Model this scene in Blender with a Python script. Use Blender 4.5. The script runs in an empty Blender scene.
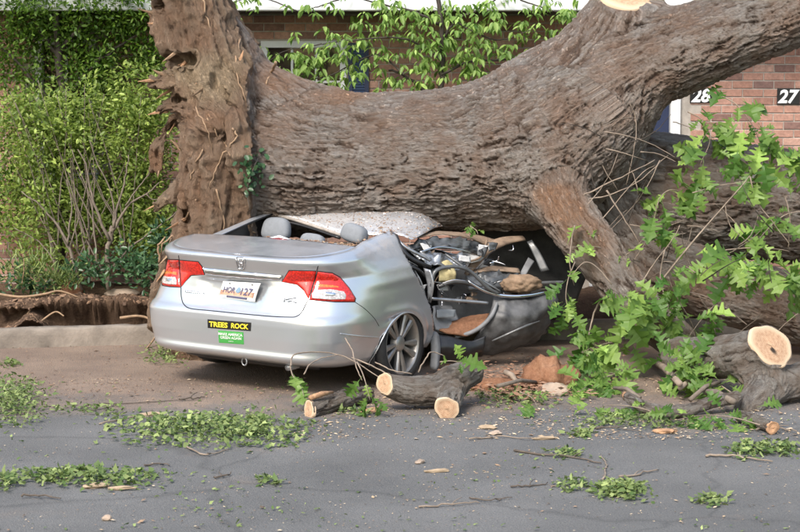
import bpy, bmesh, math, random, os
import numpy as np
from mathutils import Vector, Matrix
from mathutils.bvhtree import BVHTree

R = math.radians
sc = bpy.context.scene
C = sc.collection

# ------------------------------------------------------------------ camera
CAM_H, F_PX, CX, CY = 2.15, 1700.0, 400.0, 266.0
PITCH = math.atan((CY - 98.0) / F_PX)
cam_data = bpy.data.cameras.new('camera')
cam = bpy.data.objects.new('camera', cam_data)
C.objects.link(cam)
cam.location = (0, 0, CAM_H)
cam.rotation_euler = (math.pi / 2 - PITCH, 0, 0)
cam_data.sensor_width = 36.0
cam_data.lens = F_PX / 800.0 * 36.0
cam_data.clip_end = 2000
cam_data.dof.use_dof = True
cam_data.dof.focus_distance = 12.8
cam_data.dof.aperture_fstop = 7.0
sc.camera = cam

# ------------------------------------------------------------------ sky and sun (bright overcast)
SUN_EL, SUN_AZ = R(46), R(207)
world = bpy.data.worlds.new('World')
sc.world = world
world.use_nodes = True
nt = world.node_tree
bg = nt.nodes['Background']
sky = nt.nodes.new('ShaderNodeTexSky')
sky.sky_type = 'NISHITA'
sky.sun_disc = False
sky.sun_elevation = SUN_EL
sky.sun_rotation = SUN_AZ
sky.air_density = 1.6
sky.dust_density = 3.0
sky.ozone_density = 1.0
nt.links.new(sky.outputs[0], bg.inputs[0])
bg.inputs[1].default_value = 0.105
sun_d = bpy.data.lights.new('sun', 'SUN')
sun_d.energy = 1.5
sun_d.angle = R(18)
sun_d.color = (1.0, 0.95, 0.88)
sun = bpy.data.objects.new('sun', sun_d)
C.objects.link(sun)
sd = Vector((math.sin(SUN_AZ) * math.cos(SUN_EL), math.cos(SUN_AZ) * math.cos(SUN_EL), math.sin(SUN_EL)))
sun.rotation_euler = sd.to_track_quat('Z', 'Y').to_euler()
sun.location = (0, 0, 20)
sc.view_settings.view_transform = 'Standard'
sc.view_settings.look = 'None'
sc.view_settings.exposure = 1.3
sc.view_settings.gamma = 1.0
sc.render.engine = 'CYCLES'
sc.cycles.max_bounces = 6
sc.cycles.diffuse_bounces = 3
sc.cycles.transparent_max_bounces = 8
sc.cycles.caustics_reflective = False
sc.cycles.caustics_refractive = False

# ------------------------------------------------------------------ helpers
cp, sp = math.cos(PITCH), math.sin(PITCH)
def ray(px, py):
    a = (px - CX) / F_PX
    b = (CY - py) / F_PX
    return Vector((a, cp + b * sp, -sp + b * cp))
def P(px, py, Y):
    """world point that lies at depth Y (m from the camera) along the photo's line of sight"""
    d = ray(px, py)
    t = Y / d.y
    return Vector((d.x * t, Y, CAM_H + d.z * t))
def G(px, py, z=0.0):
    """world point on the horizontal plane z"""
    d = ray(px, py)
    t = (z - CAM_H) / d.z
    return Vector((d.x * t, d.y * t, z))

def hash3(ix, iy, iz, seed):
    h = (ix.astype(np.int64) * 374761393 + iy.astype(np.int64) * 668265263 + iz.astype(np.int64) * 2147483647 + seed * 974634777) & 0xFFFFFFFF
    h = ((h ^ (h >> 13)) * 1274126177) & 0xFFFFFFFF
    h = ((h ^ (h >> 16)) * 2246822519) & 0xFFFFFFFF
    return ((h ^ (h >> 15)) & 0xFFFFFF) / float(0xFFFFFF)
def vnoise(p, seed=0):
    p = np.asarray(p, dtype=np.float64)
    i = np.floor(p).astype(np.int64)
    f = p - i
    f = f * f * (3 - 2 * f)
    out = 0
    for dx in (0, 1):
        for dy in (0, 1):
            for dz in (0, 1):
                w = (f[:, 0] if dx else 1 - f[:, 0]) * (f[:, 1] if dy else 1 - f[:, 1]) * (f[:, 2] if dz else 1 - f[:, 2])
                out = out + w * hash3(i[:, 0] + dx, i[:, 1] + dy, i[:, 2] + dz, seed)
    return out
def fbm(p, oct=4, seed=0):
    p = np.asarray(p, dtype=np.float64)
    a, s, t = 1.0, 0, 0
    for k in range(oct):
        s = s + a * (vnoise(p * 2 ** k, seed + k) - 0.5)
        t += a
        a *= 0.5
    return s / t * 2
def cells(u, v, seed=0):
    """2-D cellular noise: F1, F2, id of the nearest cell"""
    iu, iv = np.floor(u).astype(np.int64), np.floor(v).astype(np.int64)
    f1 = np.full(u.shape, 9.0); f2 = np.full(u.shape, 9.0); cid = np.zeros(u.shape)
    z = np.zeros_like(iu)
    for a in (-1, 0, 1):
        for b in (-1, 0, 1):
            hx = hash3(iu + a, iv + b, z, seed); hy = hash3(iu + a, iv + b, z, seed + 7)
            d = np.hypot(iu + a + hx - u, iv + b + hy - v)
            new = d < f1
            f2 = np.where(new, f1, np.minimum(f2, d))
            cid = np.where(new, hash3(iu + a, iv + b, z, seed + 13), cid)
            f1 = np.where(new, d, f1)
    return f1, f2, cid

def mesh_from(name, verts, faces, smooth=False):
    me = bpy.data.meshes.new(name)
    me.from_pydata([tuple(v) for v in verts], [], [tuple(f) for f in faces])
    if smooth:
        me.polygons.foreach_set('use_smooth', [True] * len(me.polygons))
    me.update()
    return me
def fast_mesh(name, verts, quads, smooth=False):
    verts = np.asarray(verts, dtype=np.float32); quads = np.asarray(quads, dtype=np.int32)
    me = bpy.data.meshes.new(name)
    k = quads.shape[1]
    me.vertices.add(len(verts)); me.vertices.foreach_set('co', verts.ravel())
    me.loops.add(quads.size); me.loops.foreach_set('vertex_index', quads.ravel())
    me.polygons.add(len(quads)); me.polygons.foreach_set('loop_start', np.arange(0, quads.size, k, dtype=np.int32))
    if smooth:
        me.polygons.foreach_set('use_smooth', np.ones(len(quads), dtype=bool))
    me.update(calc_edges=True); me.validate()
    return me
def ob(name, me, mat=None, parent=None, keep=True):
    """links ONE mesh object; with a parent whose frame differs, coordinates are given in world space"""
    o = bpy.data.objects.new(name, me)
    C.objects.link(o)
    if mat is not None and me is not None:
        me.materials.clear(); me.materials.append(mat)
    if parent is not None:
        o.parent = parent
        if keep:
            o.matrix_parent_inverse = world_of(parent).inverted()
    return o
def world_of(o):
    m = o.matrix_basis.copy()
    if o.parent:
        m = world_of(o.parent) @ o.matrix_parent_inverse @ m
    return m
def tag(o, label=None, cat=None, group=None, kind=None):
    if label: o['label'] = label
    if cat: o['category'] = cat
    if group: o['group'] = group
    if kind: o['kind'] = kind
    return o
def empty(name, loc, label, cat, group=None):
    o = bpy.data.objects.new(name, None)
    o.empty_display_size = 0.2
    C.objects.link(o)
    o.location = loc
    return tag(o, label, cat, group)

class MB:
    """collects simple solids into one mesh"""
    def __init__(s): s.v = []; s.f = []
    def add(s, verts, faces):
        n = len(s.v); s.v += [Vector(v) for v in verts]; s.f += [tuple(i + n for i in f) for f in faces]; return s
    def box(s, c, size, rot=None, bev=0):
        c = Vector(c); h = Vector(size) / 2
        if bev > 0:
            bm = bmesh.new(); bmesh.ops.create_cube(bm, size=1)
            for v in bm.verts: v.co = Vector((v.co.x * size[0], v.co.y * size[1], v.co.z * size[2]))
            bmesh.ops.bevel(bm, geom=bm.edges[:], offset=bev, segments=2, affect='EDGES', profile=0.5)
            bm.verts.index_update()
            vs = [v.co.copy() for v in bm.verts]; fs = [[v.index for v in f.verts] for f in bm.faces]; bm.free()
        else:
            vs = [Vector((x * h.x, y * h.y, z * h.z)) for x in (-1, 1) for y in (-1, 1) for z in (-1, 1)]
            fs = [(0, 1, 3, 2), (4, 6, 7, 5), (0, 4, 5, 1), (2, 3, 7, 6), (0, 2, 6, 4), (1, 5, 7, 3)]
        if rot is not None: vs = [rot @ v for v in vs]
        return s.add([v + c for v in vs], fs)
    def tube(s, pts, rad, seg=8, flat=None, cap=True):
        """tube along points; rad a number or list; flat=(axis vector, factor) squashes the section"""
        pts = [Vector(p) for p in pts]; n = len(pts)
        if not hasattr(rad, '__len__'): rad = [rad] * n
        vs = []; prev = None
        for i, p in enumerate(pts):
            t = (pts[min(i + 1, n - 1)] - pts[max(i - 1, 0)])
            if t.length < 1e-9: t = Vector((0, 0, 1))
            t.normalize()
            if prev is None:
                a = t.orthogonal().normalized()
            else:
                a = (prev - t * prev.dot(t))
                a = a.normalized() if a.length > 1e-6 else t.orthogonal().normalized()
            prev = a; b = t.cross(a)
            for k in range(seg):
                w = 2 * math.pi * k / seg
                o = (a * math.cos(w) + b * math.sin(w)) * rad[i]
                if flat: o = o - flat[0] * o.dot(flat[0]) * (1 - flat[1])
                vs.append(p + o)
        fs = []
        for i in range(n - 1):
            for k in range(seg):
                k2 = (k + 1) % seg
                fs.append((i * seg + k, i * seg + k2, (i + 1) * seg + k2, (i + 1) * seg + k))
        if cap:
            fs.append(tuple(range(seg - 1, -1, -1))); fs.append(tuple((n - 1) * seg + k for k in range(seg)))
        return s.add(vs, fs)
    def build(s, name, mat, parent=None, smooth=False):
        return ob(name, mesh_from(name, s.v, s.f, smooth), mat, parent)

def spline(pts, n):
    """Catmull-Rom through points -> n samples (works on vectors of any size)"""
    p = np.array([tuple(q) for q in pts], dtype=float)
    p = np.vstack([2 * p[0] - p[1], p, 2 * p[-1] - p[-2]])
    m = len(p) - 3
    out = []
    for i in range(n):
        s = i / (n - 1) * m
        k = min(int(s), m - 1); t = s - k
        a, b, c, d = p[k], p[k + 1], p[k + 2], p[k + 3]
        out.append(0.5 * ((2 * b) + (-a + c) * t + (2 * a - 5 * b + 4 * c - d) * t * t + (-a + 3 * b - 3 * c + d) * t ** 3))
    return np.array(out)

# ------------------------------------------------------------------ materials
def new_mat(name):
    m = bpy.data.materials.new(name); m.use_nodes = True
    n = m.node_tree
    return m, n, n.nodes['Principled BSDF']
def N(n, typ, **kw):
    x = n.nodes.new(typ)
    for k, v in kw.items():
        if k in x.inputs.keys(): x.inputs[k].default_value = v
        else: setattr(x, k, v)
    return x
def ramp(n, stops):
    r = n.nodes.new('ShaderNodeValToRGB')
    while len(r.color_ramp.elements) < len(stops): r.color_ramp.elements.new(0.5)
    for e, (p, c) in zip(r.color_ramp.elements, stops):
        e.position = p; e.color = (*c, 1) if len(c) == 3 else c
    return r
def plain(name, col, rough=0.6, metal=0.0, coat=0.0, var=0.0, scale=8.0, bump=0.0, bscale=60.0, spec=0.5, trans=0.0):
    m, n, b = new_mat(name)
    b.inputs['Base Color'].default_value = (*col, 1)
    b.inputs['Roughness'].default_value = rough
    b.inputs['Metallic'].default_value = metal
    b.inputs['Coat Weight'].default_value = coat
    b.inputs['Coat Roughness'].default_value = 0.06
    b.inputs['Specular IOR Level'].default_value = spec
    tc = N(n, 'ShaderNodeTexCoord')
    if var > 0:
        t = N(n, 'ShaderNodeTexNoise', Scale=scale, Detail=5.0, Roughness=0.6)
        n.links.new(tc.outputs['Object'], t.inputs['Vector'])
        r = ramp(n, [(0.3, tuple(max(0, c * (1 - var)) for c in col)), (0.7, tuple(min(1, c * (1 + var)) for c in col))])
        n.links.new(t.outputs['Fac'], r.inputs[0]); n.links.new(r.outputs[0], b.inputs['Base Color'])
    if bump > 0:
        t = N(n, 'ShaderNodeTexNoise', Scale=bscale, Detail=6.0, Roughness=0.65)
        n.links.new(tc.outputs['Object'], t.inputs['Vector'])
        bp = N(n, 'ShaderNodeBump', Strength=0.6, Distance=bump)
        n.links.new(t.outputs['Fac'], bp.inputs['Height']); n.links.new(bp.outputs[0], b.inputs['Normal'])
    return m
def leaf_mat(name, col, col2, rough=0.45, trans=0.4):
    """leaf colour varies from leaf to leaf by the 'tint' attribute; some light passes through"""
    m, n, b = new_mat(name)
    at = N(n, 'ShaderNodeAttribute', attribute_name='tint')
    oi = N(n, 'ShaderNodeObjectInfo')
    ad = N(n, 'ShaderNodeMath', operation='ADD'); n.links.new(at.outputs['Fac'], ad.inputs[0]); n.links.new(oi.outputs['Random'], ad.inputs[1])
    fr = N(n, 'ShaderNodeMath', operation='FRACT'); n.links.new(ad.outputs[0], fr.inputs[0])
    mid = tuple((a + c) / 2 for a, c in zip(col, col2))
    r = ramp(n, [(0.0, col), (0.5, mid), (0.9, col2), (1.0, tuple(min(1, c * 1.5) for c in col2))])
    n.links.new(fr.outputs[0], r.inputs[0]); n.links.new(r.outputs[0], b.inputs['Base Color'])
    b.inputs['Roughness'].default_value = rough
    b.inputs['Specular IOR Level'].default_value = 0.4
    tr = N(n, 'ShaderNodeBsdfTranslucent'); mx = N(n, 'ShaderNodeMixShader'); mx.inputs[0].default_value = trans
    hs = N(n, 'ShaderNodeHueSaturation', Value=1.3, Saturation=1.1); n.links.new(r.outputs[0], hs.inputs['Color']); n.links.new(hs.outputs[0], tr.inputs[0])
    out = n.nodes['Material Output']
    n.links.new(b.outputs[0], mx.inputs[1]); n.links.new(tr.outputs[0], mx.inputs[2]); n.links.new(mx.outputs[0], out.inputs[0])
    return m

def bark_mat(name, cols, warm, scale=1.0, bump=0.02, wood=(0.42, 0.27, 0.15), fibre=False):
    """bark over the 'buv' attribute (metres round, metres along); 'bare' shows stripped wood, 'rust' ruddy inner bark"""
    m, n, b = new_mat(name)
    at = N(n, 'ShaderNodeAttribute', attribute_name='buv')
    mp = N(n, 'ShaderNodeMapping'); n.links.new(at.outputs['Vector'], mp.inputs['Vector'])
    mp.inputs['Scale'].default_value = (scale, scale, 1)
    def stretched(su, sa, det, rough, dist):
        st = N(n, 'ShaderNodeVectorMath', operation='MULTIPLY'); n.links.new(mp.outputs[0], st.inputs[0]); st.inputs[1].default_value = (su, sa, 1)
        t = N(n, 'ShaderNodeTexNoise', Scale=1.0, Detail=det, Roughness=rough, Distortion=dist); n.links.new(st.outputs[0], t.inputs['Vector'])
        return t
    n1 = stretched(42, 9.0, 6.0, 0.68, 0.9)
    n2 = stretched(120, 34, 5.0, 0.72, 0.6)
    big = N(n, 'ShaderNodeTexNoise', Scale=2.6, Detail=5.0, Roughness=0.62); n.links.new(mp.outputs[0], big.inputs['Vector'])
    # narrow winding cracks where the stretched noise crosses its middle value
    def crack(t, w):
        a = N(n, 'ShaderNodeMath', operation='SUBTRACT'); n.links.new(t.outputs['Fac'], a.inputs[0]); a.inputs[1].default_value = 0.5
        c = N(n, 'ShaderNodeMath', operation='ABSOLUTE'); n.links.new(a.outputs[0], c.inputs[0])
        d = N(n, 'ShaderNodeMapRange', interpolation_type='SMOOTHSTEP'); d.inputs['From Max'].default_value = w; n.links.new(c.outputs[0], d.inputs['Value'])
        return d
    c1, c2 = crack(n1, 0.07), crack(n2, 0.10)
    hm = N(n, 'ShaderNodeAttribute', attribute_name='ridge')
    # paler grey towards the ridge tops, darker brown towards the furrows
    tone = N(n, 'ShaderNodeMath', operation='MULTIPLY_ADD'); tone.inputs[1].default_value = 0.62; n.links.new(hm.outputs['Fac'], tone.inputs[0])
    t2 = N(n, 'ShaderNodeMath', operation='MULTIPLY'); t2.inputs[1].default_value = 0.5; n.links.new(n2.outputs['Fac'], t2.inputs[0]); n.links.new(t2.outputs[0], tone.inputs[2])
    r1 = ramp(n, [(0.22, cols[0]), (0.5, cols[1]), (0.86, cols[2])]); n.links.new(tone.outputs[0], r1.inputs[0])
    rw = N(n, 'ShaderNodeMixRGB', blend_type='MIX'); rw.inputs[2].default_value = (*warm, 1)
    br = ramp(n, [(0.38, (0, 0, 0)), (0.66, (0.85, 0.85, 0.85))]); n.links.new(big.outputs['Fac'], br.inputs[0])
    n.links.new(br.outputs[0], rw.inputs[0]); n.links.new(r1.outputs[0], rw.inputs[1])
    ru = N(n, 'ShaderNodeAttribute', attribute_name='rust')
    run = N(n, 'ShaderNodeMath', operation='MULTIPLY'); n.links.new(ru.outputs['Fac'], run.inputs[0])
    rur = ramp(n, [(0.35, (0.35, 0.35, 0.35)), (0.6, (1, 1, 1))]); n.links.new(n2.outputs['Fac'], rur.inputs[0]); n.links.new(rur.outputs[0], run.inputs[1])
    rr = N(n, 'ShaderNodeMixRGB', blend_type='MIX'); n.links.new(run.outputs[0], rr.inputs[0]); n.links.new(rw.outputs[0], rr.inputs[1]); rr.inputs[2].default_value = (0.50, 0.29, 0.18, 1)
    ba = N(n, 'ShaderNodeAttribute', attribute_name='bare')
    wd = ramp(n, [(0.3, tuple(c * 0.5 for c in wood)), (0.55, wood), (0.8, tuple(min(1, c * 1.25) for c in wood))]); n.links.new(n1.outputs['Fac'], wd.inputs[0])
    rb = N(n, 'ShaderNodeMixRGB', blend_type='MIX'); n.links.new(ba.outputs['Fac'], rb.inputs[0]); n.links.new(rr.outputs[0], rb.inputs[1]); n.links.new(wd.outputs[0], rb.inputs[2])
    n.links.new(rb.outputs[0], b.inputs['Base Color'])
    b.inputs['Roughness'].default_value = 0.92
    b.inputs['Specular IOR Level'].default_value = 0.15
    bh = N(n, 'ShaderNodeMath', operation='MULTIPLY_ADD'); bh.inputs[1].default_value = 0.55; n.links.new(c2.outputs[0], bh.inputs[0]); n.links.new(c1.outputs[0], bh.inputs[2])
    b3 = N(n, 'ShaderNodeMath', operation='MULTIPLY_ADD'); b3.inputs[1].default_value = 0.9; n.links.new(n2.outputs['Fac'], b3.inputs[0]); n.links.new(bh.outputs[0], b3.inputs[2])
    bp = N(n, 'ShaderNodeBump', Strength=1.0, Distance=bump); n.links.new(b3.outputs[0], bp.inputs['Height'])
    n.links.new(bp.outputs[0], b.inputs['Normal'])
    return m
def cut_mat(name, ring=90.0):
    """sawn end grain: rings about the face's own centre ('buv' holds metres from it)"""
    m, n, b = new_mat(name)
    at = N(n, 'ShaderNodeAttribute', attribute_name='buv')
    nz = N(n, 'ShaderNodeTexNoise', Scale=9.0, Detail=3.0); n.links.new(at.outputs['Vector'], nz.inputs['Vector'])
    ln = N(n, 'ShaderNodeVectorMath', operation='LENGTH'); n.links.new(at.outputs['Vector'], ln.inputs[0])
    ad = N(n, 'ShaderNodeMath', operation='MULTIPLY_ADD'); ad.inputs[1].default_value = 0.04; n.links.new(nz.outputs['Fac'], ad.inputs[0]); n.links.new(ln.outputs['Value'], ad.inputs[2])
    mu = N(n, 'ShaderNodeMath', operation='MULTIPLY'); mu.inputs[1].default_value = ring * 6.28; n.links.new(ad.outputs[0], mu.inputs[0])
    sn = N(n, 'ShaderNodeMath', operation='SINE'); n.links.new(mu.outputs[0], sn.inputs[0])
    fine = N(n, 'ShaderNodeTexNoise', Scale=40.0, Detail=5.0); n.links.new(at.outputs['Vector'], fine.inputs['Vector'])
    a2 = N(n, 'ShaderNodeMath', operation='MULTIPLY_ADD'); a2.inputs[1].default_value = 0.11; n.links.new(sn.outputs[0], a2.inputs[0]); n.links.new(fine.outputs['Fac'], a2.inputs[2])
    r = ramp(n, [(0.25, (0.34, 0.19, 0.11)), (0.5, (0.47, 0.30, 0.19)), (0.8, (0.56, 0.39, 0.26))]); n.links.new(a2.outputs[0], r.inputs[0])
    ba = N(n, 'ShaderNodeAttribute', attribute_name='bare')   # pale sapwood ring near the bark
    mx = N(n, 'ShaderNodeMixRGB'); mx.inputs[2].default_value = (0.60, 0.45, 0.31, 1); n.links.new(ba.outputs['Fac'], mx.inputs[0]); n.links.new(r.outputs[0], mx.inputs[1])
    ru = N(n, 'ShaderNodeAttribute', attribute_name='rust')   # dark rotten heart
    m2 = N(n, 'ShaderNodeMixRGB'); m2.inputs[2].default_value = (0.03, 0.018, 0.012, 1); n.links.new(ru.outputs['Fac'], m2.inputs[0]); n.links.new(mx.outputs[0], m2.inputs[1])
    n.links.new(m2.outputs[0], b.inputs['Base Color'])
    b.inputs['Roughness'].default_value = 0.8
    bp = N(n, 'ShaderNodeBump', Strength=0.5, Distance=0.004); n.links.new(a2.outputs[0], bp.inputs['Height']); n.links.new(bp.outputs[0], b.inputs['Normal'])
    return m
def fattr(me, name, vals):
    a = me.attributes.new(name, 'FLOAT', 'POINT'); a.data.foreach_set('value', np.asarray(vals, dtype=np.float32))
def vattr(me, name, vals):
    a = me.attributes.new(name, 'FLOAT_VECTOR', 'POINT'); a.data.foreach_set('vector', np.asarray(vals, dtype=np.float32).ravel())
rng = np.random.default_rng(7)
random.seed(7)
# ================================================================== GROUND
def asphalt_material():
    m, n, b = new_mat('asphalt')
    g = N(n, 'ShaderNodeNewGeometry')
    big = N(n, 'ShaderNodeTexNoise', Scale=0.9, Detail=5.0, Roughness=0.6); n.links.new(g.outputs['Position'], big.inputs['Vector'])
    grain = N(n, 'ShaderNodeTexNoise', Scale=85.0, Detail=4.0, Roughness=0.75); n.links.new(g.outputs['Position'], grain.inputs['Vector'])
    agg = N(n, 'ShaderNodeTexVoronoi', Scale=110.0); n.links.new(g.outputs['Position'], agg.inputs['Vector'])
    r = ramp(n, [(0.3, (0.115, 0.114, 0.113)), (0.55, (0.150, 0.148, 0.146)), (0.8, (0.186, 0.183, 0.180))]); n.links.new(big.outputs['Fac'], r.inputs[0])
    gr = ramp(n, [(0.30, (0.72, 0.72, 0.72)), (0.5, (0.97, 0.97, 0.97)), (0.72, (1.35, 1.35, 1.35))]); n.links.new(grain.outputs['Fac'], gr.inputs[0])
    mx = N(n, 'ShaderNodeMixRGB', blend_type='MULTIPLY'); mx.inputs[0].default_value = 0.9
    n.links.new(r.outputs[0], mx.inputs[1]); n.links.new(gr.outputs[0], mx.inputs[2])
    wn = N(n, 'ShaderNodeTexNoise', Scale=2.0, Detail=5.0); n.links.new(g.outputs['Position'], wn.inputs['Vector'])
    wv = N(n, 'ShaderNodeVectorMath', operation='MULTIPLY_ADD'); n.links.new(wn.outputs['Color'], wv.inputs[0]); wv.inputs[1].default_value = (0.5, 0.5, 0); n.links.new(g.outputs['Position'], wv.inputs[2])
    ck = N(n, 'ShaderNodeTexVoronoi', feature='DISTANCE_TO_EDGE', Scale=0.42); n.links.new(wv.outputs[0], ck.inputs['Vector'])
    cr = ramp(n, [(0.0, (0.45, 0.45, 0.45)), (0.006, (0.8, 0.8, 0.8)), (0.012, (1, 1, 1))]); n.links.new(ck.outputs['Distance'], cr.inputs[0])
    mc = N(n, 'ShaderNodeMixRGB', blend_type='MULTIPLY'); mc.inputs[0].default_value = 0.4; n.links.new(mx.outputs[0], mc.inputs[1]); n.links.new(cr.outputs[0], mc.inputs[2]); mx = mc
    # film of red clay and sawdust trampled in around the wreck
    sx = N(n, 'ShaderNodeSeparateXYZ'); n.links.new(g.outputs['Position'], sx.inputs[0])
    dn = N(n, 'ShaderNodeTexNoise', Scale=1.3, Detail=7.0, Roughness=0.68); n.links.new(g.outputs['Position'], dn.inputs['Vector'])
    mr = N(n, 'ShaderNodeMapRange'); mr.inputs['From Min'].default_value = 10.7; mr.inputs['From Max'].default_value = 13.2
    n.links.new(sx.outputs['Y'], mr.inputs['Value'])
    ad = N(n, 'ShaderNodeMath', operation='MULTIPLY_ADD'); ad.inputs[1].default_value = 0.62; n.links.new(mr.outputs[0], ad.inputs[0]); n.links.new(dn.outputs['Fac'], ad.inputs[2])
    dr = ramp(n, [(0.60, (0, 0, 0)), (0.92, (0.95, 0.95, 0.95))]); n.links.new(ad.outputs[0], dr.inputs[0])
    speck = ramp(n, [(0.38, (0.35, 0.35, 0.35)), (0.58, (1, 1, 1))]); n.links.new(grain.outputs['Fac'], speck.inputs[0])
    mm = N(n, 'ShaderNodeMath', operation='MULTIPLY'); n.links.new(dr.outputs[0], mm.inputs[0]); n.links.new(speck.outputs[0], mm.inputs[1])
    dc = ramp(n, [(0.35, (0.21, 0.142, 0.104)), (0.7, (0.34, 0.245, 0.18))]); n.links.new(dn.outputs['Fac'], dc.inputs[0])
    fin = N(n, 'ShaderNodeMixRGB'); n.links.new(mm.outputs[0], fin.inputs[0]); n.links.new(mx.outputs[0], fin.inputs[1]); n.links.new(dc.outputs[0], fin.inputs[2])
    n.links.new(fin.outputs[0], b.inputs['Base Color'])
    b.inputs['Roughness'].default_value = 0.85
    b.inputs['Specular IOR Level'].default_value = 0.3
    hh = N(n, 'ShaderNodeMath', operation='SUBTRACT'); n.links.new(grain.outputs['Fac'], hh.inputs[0]); n.links.new(agg.outputs['Distance'], hh.inputs[1])
    bp = N(n, 'ShaderNodeBump', Strength=0.7, Distance=0.006); n.links.new(hh.outputs[0], bp.inputs['Height']); n.links.new(bp.outputs[0], b.inputs['Normal'])
    return m
M = {}
M['asphalt'] = asphalt_material()
gx = np.concatenate([[-300, -60, -20], np.linspace(-6, 6, 121), [20, 60, 300]])
gy = np.concatenate([[-300, -40, 2], np.linspace(7, 16, 91), [40, 100, 400]])
XX, YY = np.meshgrid(gx, gy, indexing='ij')
pp = np.stack([XX.ravel(), YY.ravel(), np.zeros(XX.size)], 1)
zz = fbm(pp * 0.9, 3, 5) * 0.006 * ((np.abs(pp[:, 0]) < 5.9) & (pp[:, 1] > 6.5) & (pp[:, 1] < 15.8))
pp[:, 2] = zz
def grid_faces(nx, ny):
    i, j = np.meshgrid(np.arange(nx - 1), np.arange(ny - 1), indexing='ij')
    a = (i * ny + j).ravel()
    return np.stack([a, a + ny, a + ny + 1, a + 1], 1)
g_o = ob('asphalt_ground', fast_mesh('asphalt_ground', pp, grid_faces(len(gx), len(gy)), True), M['asphalt'])
tag(g_o, 'worn grey asphalt parking area dusted with clay and sawdust', kind='structure')

# ---- kerb
def Yk(x):
    x = np.asarray(x, dtype=float)
    return np.where(x < -2.0, 14.52 + 0.19 * (x + 3.4), 14.786 + 0.07 * (x + 2.0))
M['concrete'] = plain('old_concrete', (0.22, 0.19, 0.163), 0.9, var=0.35, scale=5, bump=0.01, bscale=45)
xs = np.linspace(-8, 8, 641)
prof = [(0.0, -0.02), (0.003, 0.05), (0.006, 0.10), (0.010, 0.148), (0.024, 0.166), (0.08, 0.168), (0.155, 0.166), (0.17, 0.15), (0.172, 0.0)]
V = []
for x in xs:
    for (d, z) in prof:
        V.append((x, float(Yk(x)) + d, z))
V = np.array(V)
nn = fbm(V * np.array([3, 9, 9]), 4, 11)
V[:, 1] += nn * 0.012
V[:, 2] += np.where(V[:, 2] > 0.05, fbm(V * 6.0, 4, 12) * 0.012, 0)
k_o = ob('kerb', fast_mesh('kerb', V, grid_faces(len(xs), len(prof))[:, ::-1], True), M['concrete'])
tag(k_o, 'worn concrete kerb along the edge of the parking area', kind='structure')

# ---- planting bed with the trench torn open by the roots
def soil_material(name, c0, c1, c2):
    m, n, b = new_mat(name)
    g = N(n, 'ShaderNodeNewGeometry')
    a = N(n, 'ShaderNodeTexNoise', Scale=5.0, Detail=7.0, Roughness=0.7); n.links.new(g.outputs['Position'], a.inputs['Vector'])
    f = N(n, 'ShaderNodeTexNoise', Scale=55.0, Detail=5.0, Roughness=0.75); n.links.new(g.outputs['Position'], f.inputs['Vector'])
    mu = N(n, 'ShaderNodeMath', operation='MULTIPLY_ADD'); mu.inputs[1].default_value = 0.5
    n.links.new(f.outputs['Fac'], mu.inputs[0])
    h = N(n, 'ShaderNodeMath', operation='MULTIPLY'); h.inputs[1].default_value = 0.5; n.links.new(a.outputs['Fac'], h.inputs[0]); n.links.new(h.outputs[0], mu.inputs[2])
    r = ramp(n, [(0.33, c0), (0.5, c1), (0.68, c2)]); n.links.new(mu.outputs[0], r.inputs[0]); n.links.new(r.outputs[0], b.inputs['Base Color'])
    b.inputs['Roughness'].default_value = 0.95; b.inputs['Specular IOR Level'].default_value = 0.15
    bp = N(n, 'ShaderNodeBump', Strength=0.9, Distance=0.018); n.links.new(mu.outputs[0], bp.inputs['Height']); n.links.new(bp.outputs[0], b.inputs['Normal'])
    return m
M['soil'] = soil_material('dark_soil', (0.035, 0.023, 0.016), (0.085, 0.054, 0.037), (0.18, 0.12, 0.08))
M['clay'] = soil_material('red_clay', (0.13, 0.062, 0.036), (0.24, 0.12, 0.07), (0.36, 0.21, 0.13))
def bed(x0, x1, st):
    bx = np.arange(x0, x1 + 1e-6, st); by = np.concatenate([np.arange(0.14, 1.2, st), np.linspace(1.22, 2.1, 14)])
    X, D = np.meshgrid(bx, by, indexing='ij')
    X = X.ravel(); D = D.ravel(); Y = Yk(X) + D
    p = np.stack([X, Y, np.zeros_like(X)], 1)
    edge = 0.34 + 0.16 * fbm(np.stack([X * 2.2, X * 0, X * 0 + 3], 1), 4, 21) + 0.05 * fbm(p * 14, 3, 22)
    s = 1 / (1 + np.exp(-(D - edge) / 0.016))
    bank = 0.37 + 0.07 * fbm(p * 2.0, 3, 23) - 0.05 * np.clip((D - 0.5) / 1.2, 0, 1)
    low = 0.03 + 0.04 * fbm(p * 6, 3, 24) + 0.07 * np.exp(-((D - 0.14) / 0.06) ** 2)
    # spoil heap with roots at the left end, torn lip in the middle
    low = low + 0.27 * np.exp(-((X + 3.25) / 0.16) ** 2 - ((D - 0.30) / 0.17) ** 2) + 0.22 * np.exp(-((X + 3.62) / 0.2) ** 2 - ((D - 0.3) / 0.15) ** 2) + 0.20 * np.exp(-((X + 2.0) / 0.2) ** 2 - ((D - 0.25) / 0.12) ** 2)
    trench = low * (1 - s) + bank * s
    flat = 0.15 + 0.05 * fbm(p * 2, 4, 25) + 0.12 * np.clip((D - 0.2) / 1.0, 0, 1)
    k = np.clip((X + 1.55) / 0.25, 0, 1)
    z = trench * (1 - k) + flat * k + 0.035 * fbm(p * 9, 5, 26) + 0.02 * np.abs(fbm(p * 26, 3, 28))
    V = np.stack([X, Y, z], 1)
    V[:, 1] += (1 - k) * (1 - s) * 0.26 * np.exp(-(np.minimum(D - edge, 0) / 0.10) ** 2) * (z < 0.3)
    V[:, 1] += (s * (1 - s)) * 4 * 0.04 * fbm(V * 12, 3, 27)
    return fast_mesh('planting_bed', V, grid_faces(len(bx), len(by)), True)
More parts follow.
